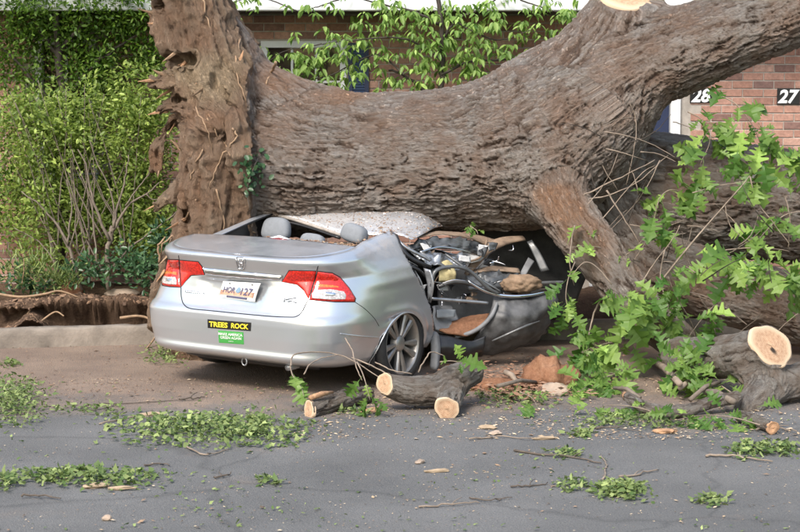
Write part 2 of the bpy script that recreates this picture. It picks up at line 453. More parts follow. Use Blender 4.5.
b_o = ob('planting_bed', bed(-5.2, -1.0, 0.02), M['soil'])
tag(b_o, 'dark soil bed torn open in a trench behind the kerb', kind='structure')
b_o = ob('planting_bed', bed(-1.0, 8.0, 0.05), M['soil'])
tag(b_o, 'dark soil bed under the fallen trunk along the wall', kind='structure')

# ---- clods and heaps of clay (lumps of displaced noise)
def lump(name, c, size, seed, mat, rough=0.25, sub=4, freq=2.0, parent=None, flatbot=True):
    bm = bmesh.new(); bmesh.ops.create_icosphere(bm, subdivisions=sub, radius=1.0)
    co = np.array([v.co[:] for v in bm.verts])
    d = 1 + rough * fbm(co * freq + seed, 5, seed) + rough * 0.4 * fbm(co * freq * 3.5 + seed, 4, seed + 3)
    co = co * d[:, None] * np.array(size)
    if flatbot: co[:, 2] = np.where(co[:, 2] < 0, co[:, 2] * 0.3, co[:, 2])
    for v, q in zip(bm.verts, co): v.co = Vector(q) + Vector(c)
    me = bpy.data.meshes.new(name); bm.to_mesh(me); bm.free()
    me.polygons.foreach_set('use_smooth', [True] * len(me.polygons))
    return ob(name, me, mat, parent)

M['dust_rock'] = plain('dusty_rock', (0.36, 0.28, 0.22), 0.9, var=0.3, scale=9, bump=0.01, bscale=30)
o = lump('soil_heap', G(552, 386), (0.20, 0.18, 0.19), 3, M['clay'], 0.6, freq=2.6); tag(o, 'heap of red clay on the ground below the wrecked car door', 'soil')
o = lump('soil_heap', G(497, 389), (0.24, 0.14, 0.08), 8, M['clay'], 0.4); tag(o, 'low smear of red clay behind the forked log', 'soil')
o = lump('rock', G(556, 394), (0.13, 0.09, 0.085), 5, M['dust_rock'], 0.3); tag(o, 'pale dusty rock in front of the red clay heap', 'rock')
o = lump('rock', P(122, 294, 15.45), (0.16, 0.12, 0.05), 15, M['dust_rock'], 0.2); tag(o, 'flat pale rock on the lip of the trench', 'rock')
o = lump('soil_clod', P(72, 292, 15.35), (0.11, 0.1, 0.1), 16, M['clay'], 0.25); tag(o, 'reddish clod of earth on the trench lip', 'soil')

# ================================================================== BRICK HOUSE
WALL_Y = 16.7
S_W = F_PX / WALL_Y
def wx(px): return (px - CX) / F_PX * WALL_Y
def wz(py): return P(400, py, WALL_Y).z
house = empty('brick_house', (1.0, WALL_Y, 0), 'red brick house with white eaves behind the fallen tree', 'house')
M['mortar'] = plain('mortar', (0.42, 0.38, 0.34), 0.95, var=0.2, scale=14, bump=0.004, bscale=90)
def brick_material():
    m, n, b = new_mat('brick')
    oi = N(n, 'ShaderNodeObjectInfo'); at = N(n, 'ShaderNodeAttribute', attribute_name='tint')
    ad = N(n, 'ShaderNodeMath', operation='ADD'); n.links.new(oi.outputs['Random'], ad.inputs[0]); n.links.new(at.outputs['Fac'], ad.inputs[1])
    fr = N(n, 'ShaderNodeMath', operation='FRACT'); n.links.new(ad.outputs[0], fr.inputs[0])
    r = ramp(n, [(0.0, (0.19, 0.12, 0.11)), (0.12, (0.30, 0.165, 0.13)), (0.35, (0.39, 0.215, 0.165)), (0.7, (0.45, 0.26, 0.205)), (1.0, (0.50, 0.32, 0.26))])
    n.links.new(fr.outputs[0], r.inputs[0])
    g = N(n, 'ShaderNodeNewGeometry'); t = N(n, 'ShaderNodeTexNoise', Scale=28.0, Detail=6.0, Roughness=0.7); n.links.new(g.outputs['Position'], t.inputs['Vector'])
    r2 = ramp(n, [(0.3, (0.7, 0.7, 0.7)), (0.7, (1.25, 1.25, 1.25))]); n.links.new(t.outputs['Fac'], r2.inputs[0])
    mx = N(n, 'ShaderNodeMixRGB', blend_type='MULTIPLY'); mx.inputs[0].default_value = 1; n.links.new(r.outputs[0], mx.inputs[1]); n.links.new(r2.outputs[0], mx.inputs[2])
    n.links.new(mx.outputs[0], b.inputs['Base Color']); b.inputs['Roughness'].default_value = 0.9
    bp = N(n, 'ShaderNodeBump', Strength=0.5, Distance=0.004); n.links.new(t.outputs['Fac'], bp.inputs['Height']); n.links.new(bp.outputs[0], b.inputs['Normal'])
    return m
M['brick'] = brick_material()
M['white'] = plain('white_paint', (0.72, 0.74, 0.76), 0.5, var=0.06, scale=3)
M['navy'] = plain('navy_paint', (0.022, 0.034, 0.085), 0.5)
M['glass_dark'] = plain('window_glass', (0.05, 0.035, 0.03), 0.06, spec=0.8)
M['soffit'] = plain('eaves_shadow_strip', (0.10, 0.075, 0.06), 0.7)  # dark tone imitates the shadow line below the fascia
M['shingle'] = plain('roof_shingle', (0.12, 0.12, 0.13), 0.9, var=0.3, scale=20)
Z_TOP = wz(15)
WIN = [(wx(262), wx(347), 1.25, wz(41)), (wx(38), wx(98), 1.35, wz(38))]       # x0,x1,z0,z1
SHUT = [(wx(348.5), wx(369)), (wx(241), wx(260))]
DOOR = (wx(590), wx(679), 0.3, wz(93))
# mortar wall with openings (pieces butted, not overlapping)
mb = MB()
xb = sorted([-9.0, WIN[1][0], WIN[1][1], WIN[0][0], WIN[0][1], DOOR[0], DOOR[1], 9.0])
for a, b2 in zip(xb[:-1], xb[1:]):
    hole = None
    for w in WIN + [DOOR]:
        if abs(a - w[0]) < 1e-6: hole = w
    if hole:
        if hole[2] > 0.35: mb.box(((a + b2) / 2, WALL_Y + 0.1, hole[2] / 2), (b2 - a, 0.2, hole[2]))
        mb.box(((a + b2) / 2, WALL_Y + 0.1, (hole[3] + 3.3) / 2), (b2 - a, 0.2, 3.3 - hole[3]))
    else:
        mb.box(((a + b2) / 2, WALL_Y + 0.1, 1.65), (b2 - a, 0.2, 3.3))
mb.build('wall', M['mortar'], house)
BL, BH, JT = 0.2032, 0.0794, 0.0105
bvar = []
for k in range(4):
    bm = bmesh.new(); bmesh.ops.create_cube(bm, size=1)
    for v in bm.verts: v.co = Vector((v.co.x * (BL - JT), v.co.y * 0.05, v.co.z * (BH - JT)))
    r_ = random.Random(k)
    bmesh.ops.bevel(bm, geom=[e for e in bm.edges if all(v.co.y < 0 for v in e.verts)], offset=0.003, segments=1, affect='EDGES')
    for v in bm.verts: v.co += Vector((r_.uniform(-1, 1), r_.uniform(-1, 1), r_.uniform(-1, 1))) * 0.0014
    me = bpy.data.meshes.new('brick'); bm.to_mesh(me); bm.free(); me.materials.append(M['brick']); bvar.append(me)
rows = []
z = Z_TOP - BH / 2; r_i = 0
spots = []
while z > 0.2:
    x = -6.0 + (BL / 2 if r_i % 2 else 0)
    while x < 6.5:
        ok = True
        for w in WIN + [DOOR]:
            if x + BL / 2 > w[0] - 0.005 and x - BL / 2 < w[1] + 0.005 and z + BH / 2 > w[2] and z - BH / 2 < w[3] + 0.005: ok = False
        if ok:
            px = CX + F_PX * x / WALL_Y; py = 98 - (z - CAM_H) * S_W
            vis = 0
            if 215 < px < 812 and 8 < py < 112:
                vis = 2
                if 590 < px < 650 or (px > 645 and py < 95 - (px - 690) * 0.42 and py > 10): vis = 1
                if px < 600 and py > 97: vis = 1
                if px < 250 and py > 60: vis = 1
            elif px < 190 and 15 < py < 90: vis = 1
            spots.append((vis, x, z))
        x += BL
    z -= BH; r_i += 1
spots.sort(key=lambda s: -s[0])
rb = random.Random(3)
for i, (vis, x, z) in enumerate(spots[:300]):
    o = ob('brick', bvar[i % 4], None, house, keep=False)
    o.matrix_parent_inverse = Matrix.Translation(house.location).inverted()
    o.location = (x, WALL_Y + 0.025 - 0.007 + rb.uniform(-0.002, 0.002), z)
rest_v, rest_f, tint = [], [], []
base_v = [np.array([v.co[:] for v in me.vertices]) for me in bvar]; base_f = [[list(p.vertices) for p in me.polygons] for me in bvar]
for i, (vis, x, z) in enumerate(spots[300:]):
    k = i % 4; n0 = len(rest_v)
    rest_v.extend((base_v[k] + np.array([x, WALL_Y + 0.018 + rb.uniform(-0.002, 0.002), z])).tolist())
    rest_f.extend([[q + n0 for q in f] for f in base_f[k]])
    tint += [rb.random()] * len(base_v[k])
me = mesh_from('brickwork', rest_v, rest_f); fattr(me, 'tint', tint)
o = ob('brickwork', me, M['brick'], house); o['kind'] = 'stuff'

def window(w, cols, rows_, parent):
    x0, x1, z0, z1 = w
    fr = MB(); t = 0.065
    fr.box(((x0 + x1) / 2, WALL_Y + 0.03, z1 - t / 2), (x1 - x0, 0.10, t), bev=0.004)
    fr.box(((x0 + x1) / 2, WALL_Y + 0.03, z0 + t / 2), (x1 - x0, 0.12, t), bev=0.004)
    for x in (x0 + t / 2, x1 - t / 2): fr.box((x, WALL_Y + 0.03, (z0 + z1) / 2), (t, 0.10, z1 - z0 - 2 * t), bev=0.004)
    wo = fr.build('window', M['white'], parent)
    cw = (x1 - x0 - 2 * t) / cols; ch = (z1 - z0 - 2 * t) / rows_
    for i in range(cols):
        for j in range(rows_):
            MB().box((x0 + t + cw * (i + 0.5), WALL_Y + 0.06, z0 + t + ch * (j + 0.5)), (cw - 0.004, 0.006, ch - 0.004)).build('pane', M['glass_dark'], wo)
    for i in range(1, cols): MB().box((x0 + t + cw * i, WALL_Y + 0.045, (z0 + z1) / 2), (0.024, 0.03, z1 - z0 - 2 * t)).build('glazing_bar', M['white'], wo)
    for j in range(1, rows_): MB().box(((x0 + x1) / 2, WALL_Y + 0.048, z0 + t + ch * j), (x1 - x0 - 2 * t, 0.028, 0.024)).build('glazing_bar', M['white'], wo)
    MB().box(((x0 + x1) / 2, WALL_Y - 0.02, z0 - 0.02), (x1 - x0 + 0.08, 0.1, 0.035)).build('sill', M['white'], wo)
    back = MB().box(((x0 + x1) / 2, WALL_Y + 0.5, (z0 + z1) / 2), (x1 - x0 + 0.4, 0.02, z1 - z0 + 0.4)).build('blind', plain('blind', (0.3, 0.22, 0.17), 0.9), wo)
window(WIN[0], 3, 4, house); window(WIN[1], 2, 4, house)
for (a, b2) in SHUT:
    z0, z1 = 1.25, wz(43)
    m_ = MB()
    for x in (a + 0.02, b2 - 0.02): m_.box((x, WALL_Y - 0.02, (z0 + z1) / 2), (0.04, 0.035, z1 - z0))
    for zq in (z0 + 0.025, z1 - 0.025, (z0 + z1) / 2): m_.box(((a + b2) / 2, WALL_Y - 0.02, zq), (b2 - a - 0.081, 0.033, 0.05))
    s_o = m_.build('shutter', M['navy'], house)
    sl = MB(); zq = z0 + 0.06
    while zq < z1 - 0.05:
        if abs(zq - (z0 + z1) / 2) > 0.035: sl.box(((a + b2) / 2, WALL_Y - 0.018, zq), (b2 - a - 0.083, 0.007, 0.028), Matrix.Rotation(R(35), 3, 'X'))
        zq += 0.027
    o = sl.build('louvre', plain('blue_louvre', (0.085, 0.125, 0.24), 0.45), s_o); o['kind'] = 'stuff'
# door and frame, mostly hidden by the limb
dm = MB(); x0, x1, z0, z1 = DOOR
for x in (x0 + 0.05, x1 - 0.05): dm.box((x, WALL_Y + 0.02, (z0 + z1) / 2), (0.1, 0.12, z1 - z0), bev=0.005)
dm.box(((x0 + x1) / 2, WALL_Y + 0.02, z1 + 0.0485), (x1 - x0, 0.118, 0.095), bev=0.005)
dfr = dm.build('door_frame', M['white'], house)
MB().box(((x0 + x1) / 2, WALL_Y + 0.06, (z0 + z1) / 2), (x1 - x0 - 0.204, 0.04, z1 - z0)).build('door', M['navy'], house)
# eaves
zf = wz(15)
MB().box((0, WALL_Y - 0.035, zf + 0.005 + 0.05), (18, 0.07, 0.10)).build('eaves_shadow_strip', M['soffit'], house)  # strip whose dark colour stands in for shade under the eaves
zs = P(400, 11.5, 16.25).z
MB().box((0, 16.42, zs + 0.03), (18, 0.5, 0.02)).build('soffit', M['white'], house)
gm = MB(); gm.box((0, 16.13, zs + 0.075), (18, 0.08, 0.15), bev=0.012); gm.build('gutter', M['white'], house)
rf = MB(); rf.add([(-9, 16.1, zs + 0.17), (9, 16.1, zs + 0.17), (9, 19.5, zs + 1.9), (-9, 19.5, zs + 1.9), (-9, 16.1, zs + 0.13), (9, 16.1, zs + 0.13), (9, 19.5, zs + 1.8), (-9, 19.5, zs + 1.8)],
   [(0, 1, 2, 3), (7, 6, 5, 4), (0, 4, 5, 1), (1, 5, 6, 2), (2, 6, 7, 3), (3, 7, 4, 0)]); rf.build('roof', M['shingle'], house)
# house number plates (white slanted figures on black)
M['black_plate'] = plain('black_plate', (0.012, 0.012, 0.014), 0.35)
M['white_num'] = plain('white_enamel', (0.85, 0.87, 0.9), 0.4)
def text_mesh(s, size, bold=0.0, shear=0.0, extr=0.0, spacing=1.0):
    cu = bpy.data.curves.new('lettering', 'FONT')
    cu.body = s; cu.size = size; cu.align_x = 'CENTER'; cu.align_y = 'CENTER'
    cu.offset = bold * size; cu.shear = shear; cu.extrude = extr; cu.space_character = spacing; cu.resolution_u = 3
    t = bpy.data.objects.new('tmp', cu); C.objects.link(t)
    bpy.context.view_layer.update()
    me = bpy.data.meshes.new_from_object(t.evaluated_get(bpy.context.evaluated_depsgraph_get()))
    bpy.data.objects.remove(t)
    me.name = 'lettering'
    co = np.zeros(len(me.vertices) * 3); me.vertices.foreach_get('co', co); co = co.reshape(-1, 3)
    c = (co.max(0) + co.min(0)) / 2; c[2] = 0; co -= c; me.vertices.foreach_set('co', co.ravel().astype(np.float32)); me.update()
    return me
def number_plate(s, px, py, w, h, label):
    c = P(px, py, WALL_Y - 0.012)
    mb = MB(); mb.box(c, (w, 0.012, h), bev=0.003)
    o = mb.build('house_number_plate', M['black_plate']); tag(o, label, 'number plate', 'house number plates')
    me = text_mesh(s, 0.175, 0.035, 0.22, 0.002)
    me.transform(Matrix.Translation(c + Vector((0, -0.0085, 0))) @ Matrix.Rotation(math.pi / 2, 4, 'X'))
    ob('lettering', me, M['white_num'], o)
number_plate('28', 701, 95.5, 0.215, 0.145, 'number plate reading 28, half covered by oak leaves below the limb')
number_plate('27', 788.5, 96.5, 0.225, 0.155, 'number plate reading 27, fully uncovered at the right edge of the wall')
# ================================================================== FALLEN TREE
import openvdb
def sdf_mesh(chains, holes, vox, cuts=(), pad=0.25):
    """smooth union of tapered capsule chains -> polygons (verts, quads). chain = dict(pts=[(Vector, r)], k=blend)"""
    allp = np.array([[*p, r] for c in chains for (p, r) in c['pts']])
    lo = (allp[:, :3] - allp[:, 3:4]).min(0) - pad; hi = (allp[:, :3] + allp[:, 3:4]).max(0) + pad
    n = np.ceil((hi - lo) / vox).astype(int)
    D = np.full(n, 1.0, dtype=np.float32)
    ax = [lo[i] + np.arange(n[i]) * vox for i in range(3)]
    for c in chains:
        k = c.get('k', 0.1)
        first = None
        ptl = c['pts']
        # chain as its own field (hard union of its segments), then blended in
        rmax = max(r for _, r in ptl) + k + 0.1
        pl = np.array([list(p) for p, _ in ptl])
        i0 = np.maximum(((pl.min(0) - rmax - lo) / vox).astype(int), 0); i1 = np.minimum(((pl.max(0) + rmax - lo) / vox).astype(int) + 1, n)
        sl = tuple(slice(a, b) for a, b in zip(i0, i1))
        X = ax[0][sl[0]][:, None, None].astype(np.float32); Y = ax[1][sl[1]][None, :, None].astype(np.float32); Z = ax[2][sl[2]][None, None, :].astype(np.float32)
        d = None
        for (p, r), (q, s) in zip(ptl[:-1], ptl[1:]):
            e = np.array(q, dtype=np.float32) - np.array(p, dtype=np.float32); L2 = float(e @ e) + 1e-9
            rx, ry, rz = X - p[0], Y - p[1], Z - p[2]
            t = np.clip((rx * e[0] + ry * e[1] + rz * e[2]) / L2, 0, 1)
            dd = np.sqrt((rx - t * e[0]) ** 2 + (ry - t * e[1]) ** 2 + (rz - t * e[2]) ** 2) - (r + t * (s - r))
            d = dd if d is None else np.minimum(d, dd)
        for (cp_, cn) in c.get('cut', ()):
            cn = np.array(cn, dtype=np.float32); cn /= np.linalg.norm(cn)
            pd = (X - cp_[0]) * cn[0] + (Y - cp_[1]) * cn[1] + (Z - cp_[2]) * cn[2]
            d = np.maximum(d, pd)
        A = D[sl]
        if k > 0:
            h = np.maximum(k - np.abs(A - d), 0) / k
            D[sl] = np.minimum(A, d) - h * h * k * 0.25
        else:
            D[sl] = np.minimum(A, d)
    for (hp, hr) in holes:
        i0 = np.maximum(((np.array(hp) - np.array(hr) * 1.6 - lo) / vox).astype(int), 0); i1 = np.minimum(((np.array(hp) + np.array(hr) * 1.6 - lo) / vox).astype(int) + 1, n)
        sl = tuple(slice(a, b) for a, b in zip(i0, i1))
        X = ax[0][sl[0]][:, None, None]; Y = ax[1][sl[1]][None, :, None]; Z = ax[2][sl[2]][None, None, :]
        q = np.sqrt(((X - hp[0]) / hr[0]) ** 2 + ((Y - hp[1]) / hr[1]) ** 2 + ((Z - hp[2]) / hr[2]) ** 2)
        d = (q - 1) * min(hr)
        D[sl] = np.maximum(D[sl], -d)
    g = openvdb.FloatGrid(1.0)
    g.copyFromArray(np.ascontiguousarray(np.clip(D, -0.2, 0.2)))
    pts, tris, quads = [np.array(a) for a in (lambda r: r if len(r) == 3 else (r[0], np.zeros((0, 3), int), r[1]))(g.convertToPolygons(0.0))]
    V = pts * vox + lo
    return V, quads.astype(np.int64)

def vnormals(V, Q):
    a, b, c, d = (V[Q[:, k]] for k in range(4))
    fn = np.cross(c - a, d - b)
    no = np.zeros_like(V)
    for k in range(4):
        for ax_ in range(3): no[:, ax_] += np.bincount(Q[:, k], fn[:, ax_], len(V))
    return no / (np.linalg.norm(no, axis=1)[:, None] + 1e-12)
def relax(V, Q, it=2):
    """a little Laplacian smoothing to take the voxel steps out"""
    e = np.vstack([Q[:, [0, 1]], Q[:, [1, 2]], Q[:, [2, 3]], Q[:, [3, 0]]])
    cnt = np.bincount(e[:, 0], minlength=len(V)) + np.bincount(e[:, 1], minlength=len(V)) + 1e-9
    for _ in range(it):
        V = V.copy(); acc = np.zeros_like(V)
        for ax_ in range(3): acc[:, ax_] = np.bincount(e[:, 0], V[e[:, 1], ax_], len(V)) + np.bincount(e[:, 1], V[e[:, 0], ax_], len(V))
        V = V * 0.5 + 0.5 * acc / cnt[:, None]
    return V
def dense_chain(pts, m=3):
    q = spline([(*p, r) for p, r in pts], (len(pts) - 1) * m + 1)
    return [(Vector(a[:3]), a[3]) for a in q]
def skin_coords(V, chains, ref=Vector((0.1, 1, 0.15))):
    """per vertex: nearest chain index, metres round, metres along, radius"""
    JT = [0.05 * fbm(V * 3.5, 2, 90), 0.05 * fbm(V * 3.5, 2, 91)]
    best = np.full(len(V), 9e9); ci = np.zeros(len(V), int); U = np.zeros(len(V)); A = np.zeros(len(V)); T = np.zeros(len(V))
    for c_i, c in enumerate(chains):
        pts = dense_chain(c['pts']); jit = JT[c_i % 2]; rm = np.mean([r for _, r in pts]); acc = c.get('off', c_i * 7.31)
        tot = sum((Vector(q) - Vector(p)).length for (p, _), (q, _) in zip(pts[:-1], pts[1:])); run = 0
        for (p, r), (q, s) in zip(pts[:-1], pts[1:]):
            p_ = np.array(p); e = np.array(q) - p_; L = np.linalg.norm(e); d = e / L
            w = V - p_; tl = w @ d; t = np.clip(tl / L, 0, 1)
            near = w - np.outer(t * L, d); dist = np.linalg.norm(near, axis=1) - (r + t * (s - r)) + jit
            a = np.array(ref) - d * np.dot(np.array(ref), d)
            if np.linalg.norm(a) < 0.2: a = np.array([1, 0, 0]) - d * d[0]
            a = -a / np.linalg.norm(a); b = np.cross(d, a)
            rad = w - np.outer(tl, d)
            ang = np.arctan2(rad @ b, rad @ a)
            m = dist < best
            best = np.where(m, dist, best); ci[m] = c_i
            U[m] = (ang * rm)[m]; A[m] = (acc + np.clip(tl, -0.3, L + 0.3))[m]; T[m] = ((run + t * L) / tot)[m]
            acc += L; run += L
    return ci, U, A, T

def bark_height(U, A, seed, su=16.0, sa=4.5):
    """height of a furrowed, platy bark: stepped plates split by winding cracks that break off and restart"""
    k = su / 16.0
    z = np.zeros_like(U) + seed * 1.7
    w1 = fbm(np.stack([U * 4 * k, A * 2.5 * k, z], 1), 3, seed); w2 = fbm(np.stack([U * 4 * k + 31, A * 2.5 * k, z], 1), 3, seed + 5)
    wu = U + 0.05 / k * w1; wa = A + 0.14 / k * w2
    var = vnoise(np.stack([U * 1.6 * k, A * 1.1 * k, z], 1), seed + 20)                # plates are coarser in places
    f1, f2, cid = cells(wu * su * 0.8, wa * sa * 0.62, seed)
    g1, g2, cid2 = cells(wu * su * 1.7 + 5, wa * sa * 1.35, seed + 3)
    e1 = np.clip((f2 - f1) / 0.16, 0, 1); e2 = np.clip((g2 - g1) / 0.2, 0, 1)
    n1 = fbm(np.stack([wu * 11 * k, wa * 2.4 * k, z], 1), 4, seed + 31)
    br = np.clip((vnoise(np.stack([U * 7 * k, A * 4 * k, z], 1), seed + 33) - 0.35) / 0.25, 0, 1)
    c1 = np.exp(-(n1 / 0.085) ** 2) * br
    n2 = fbm(np.stack([wu * 27 * k, wa * 7 * k, z], 1), 3, seed + 35)
    c2 = np.exp(-(n2 / 0.11) ** 2)
    fine = fbm(np.stack([U * 60 * k, A * 24 * k, z], 1), 3, seed + 8)
    pl = var * cid * e1 ** 0.5 + (1 - var) * cid2 * e2 ** 0.5
    return 0.45 + 0.55 * pl - 0.75 * c1 - 0.32 * c2 + 0.13 * fine

M['bark'] = bark_mat('oak_bark', [(0.085, 0.06, 0.049), (0.365, 0.305, 0.265), (0.68, 0.63, 0.59)], (0.42, 0.285, 0.215), 1.0, 0.019)
M['root'] = bark_mat('torn_root', [(0.14, 0.085, 0.058), (0.38, 0.265, 0.19), (0.60, 0.46, 0.345)], (0.43, 0.265, 0.175), 1.3, 0.022, wood=(0.66, 0.50, 0.34))
M['grey_bark'] = bark_mat('lichen_bark', [(0.10, 0.082, 0.07), (0.32, 0.285, 0.255), (0.62, 0.59, 0.55)], (0.30, 0.225, 0.175), 1.8, 0.014)
M['cut'] = cut_mat('sawn_wood')
M['heart'] = plain('torn_heartwood', (0.40, 0.23, 0.13), 0.85, var=0.35, scale=25, bump=0.01)

def cut_face(name, c, nrm, r, parent, seed, rot_heart=0.0, mat=None, ex=(1.0, 1.0), up=Vector((0, 0, 1)), thick=0.012):
    """sawn disc, slightly uneven, standing 3 mm proud of the log's end"""
    nrm = Vector(nrm).normalized(); a = up.cross(nrm).normalized() if abs(up.dot(nrm)) < 0.97 else nrm.orthogonal().normalized(); b = nrm.cross(a)
    rings, seg = 14, 48
    V, B, Ru, UV = [], [], [], []
    for i in range(rings + 1):
        f = i / rings
        for k in range(seg):
            w = 2 * math.pi * k / seg
            wob = 1 + 0.07 * math.sin(2 * w + seed) + 0.05 * math.sin(3 * w + seed * 2.1) + 0.025 * math.sin(7 * w + seed * 1.3)
            x = math.cos(w) * r * f * wob * ex[0]; y = math.sin(w) * r * f * wob * ex[1]
            V.append(Vector(c) + a * x + b * y + nrm * (0.004 + 0.003 * math.sin(5 * f + w)))
            B.append(1.0 if f > 0.9 else max(0, (f - 0.72) / 0.18)); UV.append((x + .18 * r, y - .12 * r, 0))
            hx, hy = x - 0.1 * r, y + 0.15 * r
            Ru.append(rot_heart * max(0, min(1, 1.6 - 9 * (math.hypot(hx * 0.8, hy * 1.3) / r) * (1 + 0.5 * math.sin(3 * w + 1)))))
    for k in range(seg):   # rim turned back into the log
        V.append(V[rings * seg + k] - nrm * thick * 2); B.append(1); UV.append(UV[rings * seg + k]); Ru.append(0)
    F = [(i * seg + k, i * seg + (k + 1) % seg, (i + 1) * seg + (k + 1) % seg, (i + 1) * seg + k) for i in range(rings + 1) for k in range(seg)]
    me = mesh_from(name, V, F, True)
    fattr(me, 'bare', B); fattr(me, 'rust', Ru); vattr(me, 'buv', UV)
    return ob(name, me, mat or M['cut'], parent)

def T3(px, py, Y, r): return (P(px, py, Y), r)
YT = 14.38
chains = [
    dict(pts=[T3(268, 158, YT + .08, 0.67), T3(310, 165, YT, 0.62), T3(380, 165, YT, 0.585), T3(460, 160, YT, 0.585), T3(525, 152, YT - .03, 0.64), T3(566, 128, YT - .05, 0.60)], k=0.01),       # trunk
    dict(pts=[T3(556, 130, YT - .05, 0.55), T3(600, 98, YT - .1, 0.45), T3(650, 64, YT - .2, 0.365), T3(730, 32, YT - .3, 0.33), T3(840, -10, YT - .4, 0.31)], k=0.35),          # limb up right
    dict(pts=[T3(560, 105, YT, 0.5), T3(592, 60, YT - .05, 0.36), T3(620, 14, YT - .1, 0.275), T3(629, -8, YT - .12, 0.265), T3(640, -40, YT - .15, 0.25)], k=0.25, cut=[(P(629, -8, YT - .12), (0.12, -0.62, 0.78))]),    # sawn stub
    dict(pts=[T3(543, 165, YT - .35, 0.27), T3(562, 206, YT - .56, 0.225), T3(600, 258, YT - .78, 0.19), T3(642, 312, YT - .92, 0.175), T3(690, 352, YT - .95, 0.16)], k=0.16),   # limb to the ground
    dict(pts=[T3(560, 150, YT + .25, 0.45), T3(620, 186, YT + .55, 0.49), T3(720, 200, YT + .6, 0.50), T3(840, 210, YT + .6, 0.50)], k=0.15),     # limb behind
    dict(pts=[T3(600, 215, YT + .25, 0.3), T3(650, 262, YT + .05, 0.27), T3(720, 290, YT - .1, 0.285), T3(830, 318, YT - .2, 0.29)], k=0.15),       # lower brown limb
    # --- root flare (stripped and torn)
    dict(pts=[T3(172, -60, YT - .25, 0.30), T3(186, 0, YT - .28, 0.315), T3(199, 45, YT - .3, 0.325), T3(214, 92, YT - .32, 0.33), T3(220, 150, YT - .36, 0.325), T3(216, 210, YT - .34, 0.325), T3(212, 270, YT - .3, 0.34), T3(208, 340, YT - .25, 0.36)], k=0.04, root=1),
    dict(pts=[T3(178, -50, YT + .1, 0.26), T3(200, 30, YT + .1, 0.31), T3(236, 130, YT + .15, 0.46), T3(226, 240, YT + .15, 0.35), T3(218, 330, YT + .15, 0.35)], k=0.08, root=1),
    dict(pts=[T3(212, 45, YT - .1, 0.28), T3(236, 92, YT - .05, 0.36), T3(285, 140, YT, 0.5)], k=0.2),
    dict(pts=[T3(244, 108, YT - .62, 0.05), T3(234, 84, YT - .58, 0.085), T3(212, 62, YT - .5, 0.10), T3(186, 40, YT - .42, 0.10), T3(165, 24, YT - .35, 0.075), T3(151, 15, YT - .3, 0.035)], k=0.05, root=1),
    dict(pts=[T3(222, 112, YT - .68, 0.05), T3(205, 92, YT - .6, 0.085), T3(184, 80, YT - .45, 0.09), T3(166, 80, YT - .35, 0.06), T3(152, 82, YT - .3, 0.025)], k=0.06, root=1),
    dict(pts=[T3(205, 30, YT - .45, 0.10), T3(196, 10, YT - .45, 0.12), T3(190, -20, YT - .45, 0.12)], k=0.06, root=1),
    dict(pts=[T3(206, 10, YT - .45, 0.08), T3(222, 45, YT - .5, 0.10), T3(240, 80, YT - .55, 0.08)], k=0.08, root=1),
    dict(pts=[T3(212, 125, YT - .62, 0.12), T3(190, 108, YT - .4, 0.12), T3(172, 106, YT - .3, 0.07), T3(158, 112, YT - .28, 0.04)], k=0.06, root=1),
    dict(pts=[T3(216, 165, YT - .55, 0.14), T3(194, 181, YT - .42, 0.10), T3(174, 196, YT - .4, 0.07), T3(152, 210, YT - .38, 0.05)], k=0.05, root=1, cut=[(P(153, 209, YT - .38), (-0.8, -0.4, -0.2))]),
    dict(pts=[T3(206, 195, YT - .45, 0.13), T3(190, 228, YT - .42, 0.12), T3(177, 258, YT - .4, 0.10), T3(166, 290, YT - .38, 0.09), T3(160, 325, YT - .35, 0.08)], k=0.05, root=1),
    dict(pts=[T3(222, 190, YT - .5, 0.12), T3(216, 225, YT - .48, 0.11), T3(206, 260, YT - .45, 0.10)], k=0.05, root=1),
    dict(pts=[T3(238, 170, YT - .6, 0.08), T3(241, 210, YT - .5, 0.11), T3(244, 250, YT - .42, 0.12), T3(248, 285, YT - .4, 0.1)], k=0.06, root=1),
    dict(pts=[T3(236, 120, YT - .68, 0.07), T3(240, 150, YT - .68, 0.08), T3(238, 185, YT - .6, 0.07)], k=0.06, root=1),
    dict(pts=[T3(204, 140, YT - .55, 0.12), T3(198, 165, YT - .5, 0.12), T3(205, 190, YT - .5, 0.1)], k=0.06, root=1),
    dict(pts=[T3(186, 118, YT - .15, 0.12), T3(165, 132, YT - .1, 0.04), T3(156, 150, YT - .08, 0.07), T3(155, 168, YT - .05, 0.06)], k=0.04, root=1),
]
holes = [(P(170, 136, YT - .42), (0.105, 0.36, 0.18)), (P(168, 61, YT - .42), (0.13, 0.3, 0.065)), (P(158, 3, YT - .3), (0.14, 0.3, 0.08)), (P(186, 60, YT - .55), (0.08, 0.12, 0.05)), (P(176, 100, YT - .5), (0.1, 0.2, 0.03)), (P(186, 216, YT - .6), (0.07, 0.14, 0.10))]
V, Q = sdf_mesh(chains, holes, 0.0125)
V = relax(V, Q); NO = vnormals(V, Q)
if np.mean(np.sum(NO * (V - V.mean(0)), 1)) < 0: Q = Q[:, ::-1]; NO = -NO
ci, U, A, T = skin_coords(V, chains)
isroot = np.array([c.get('root', 0) for c in chains])[ci]
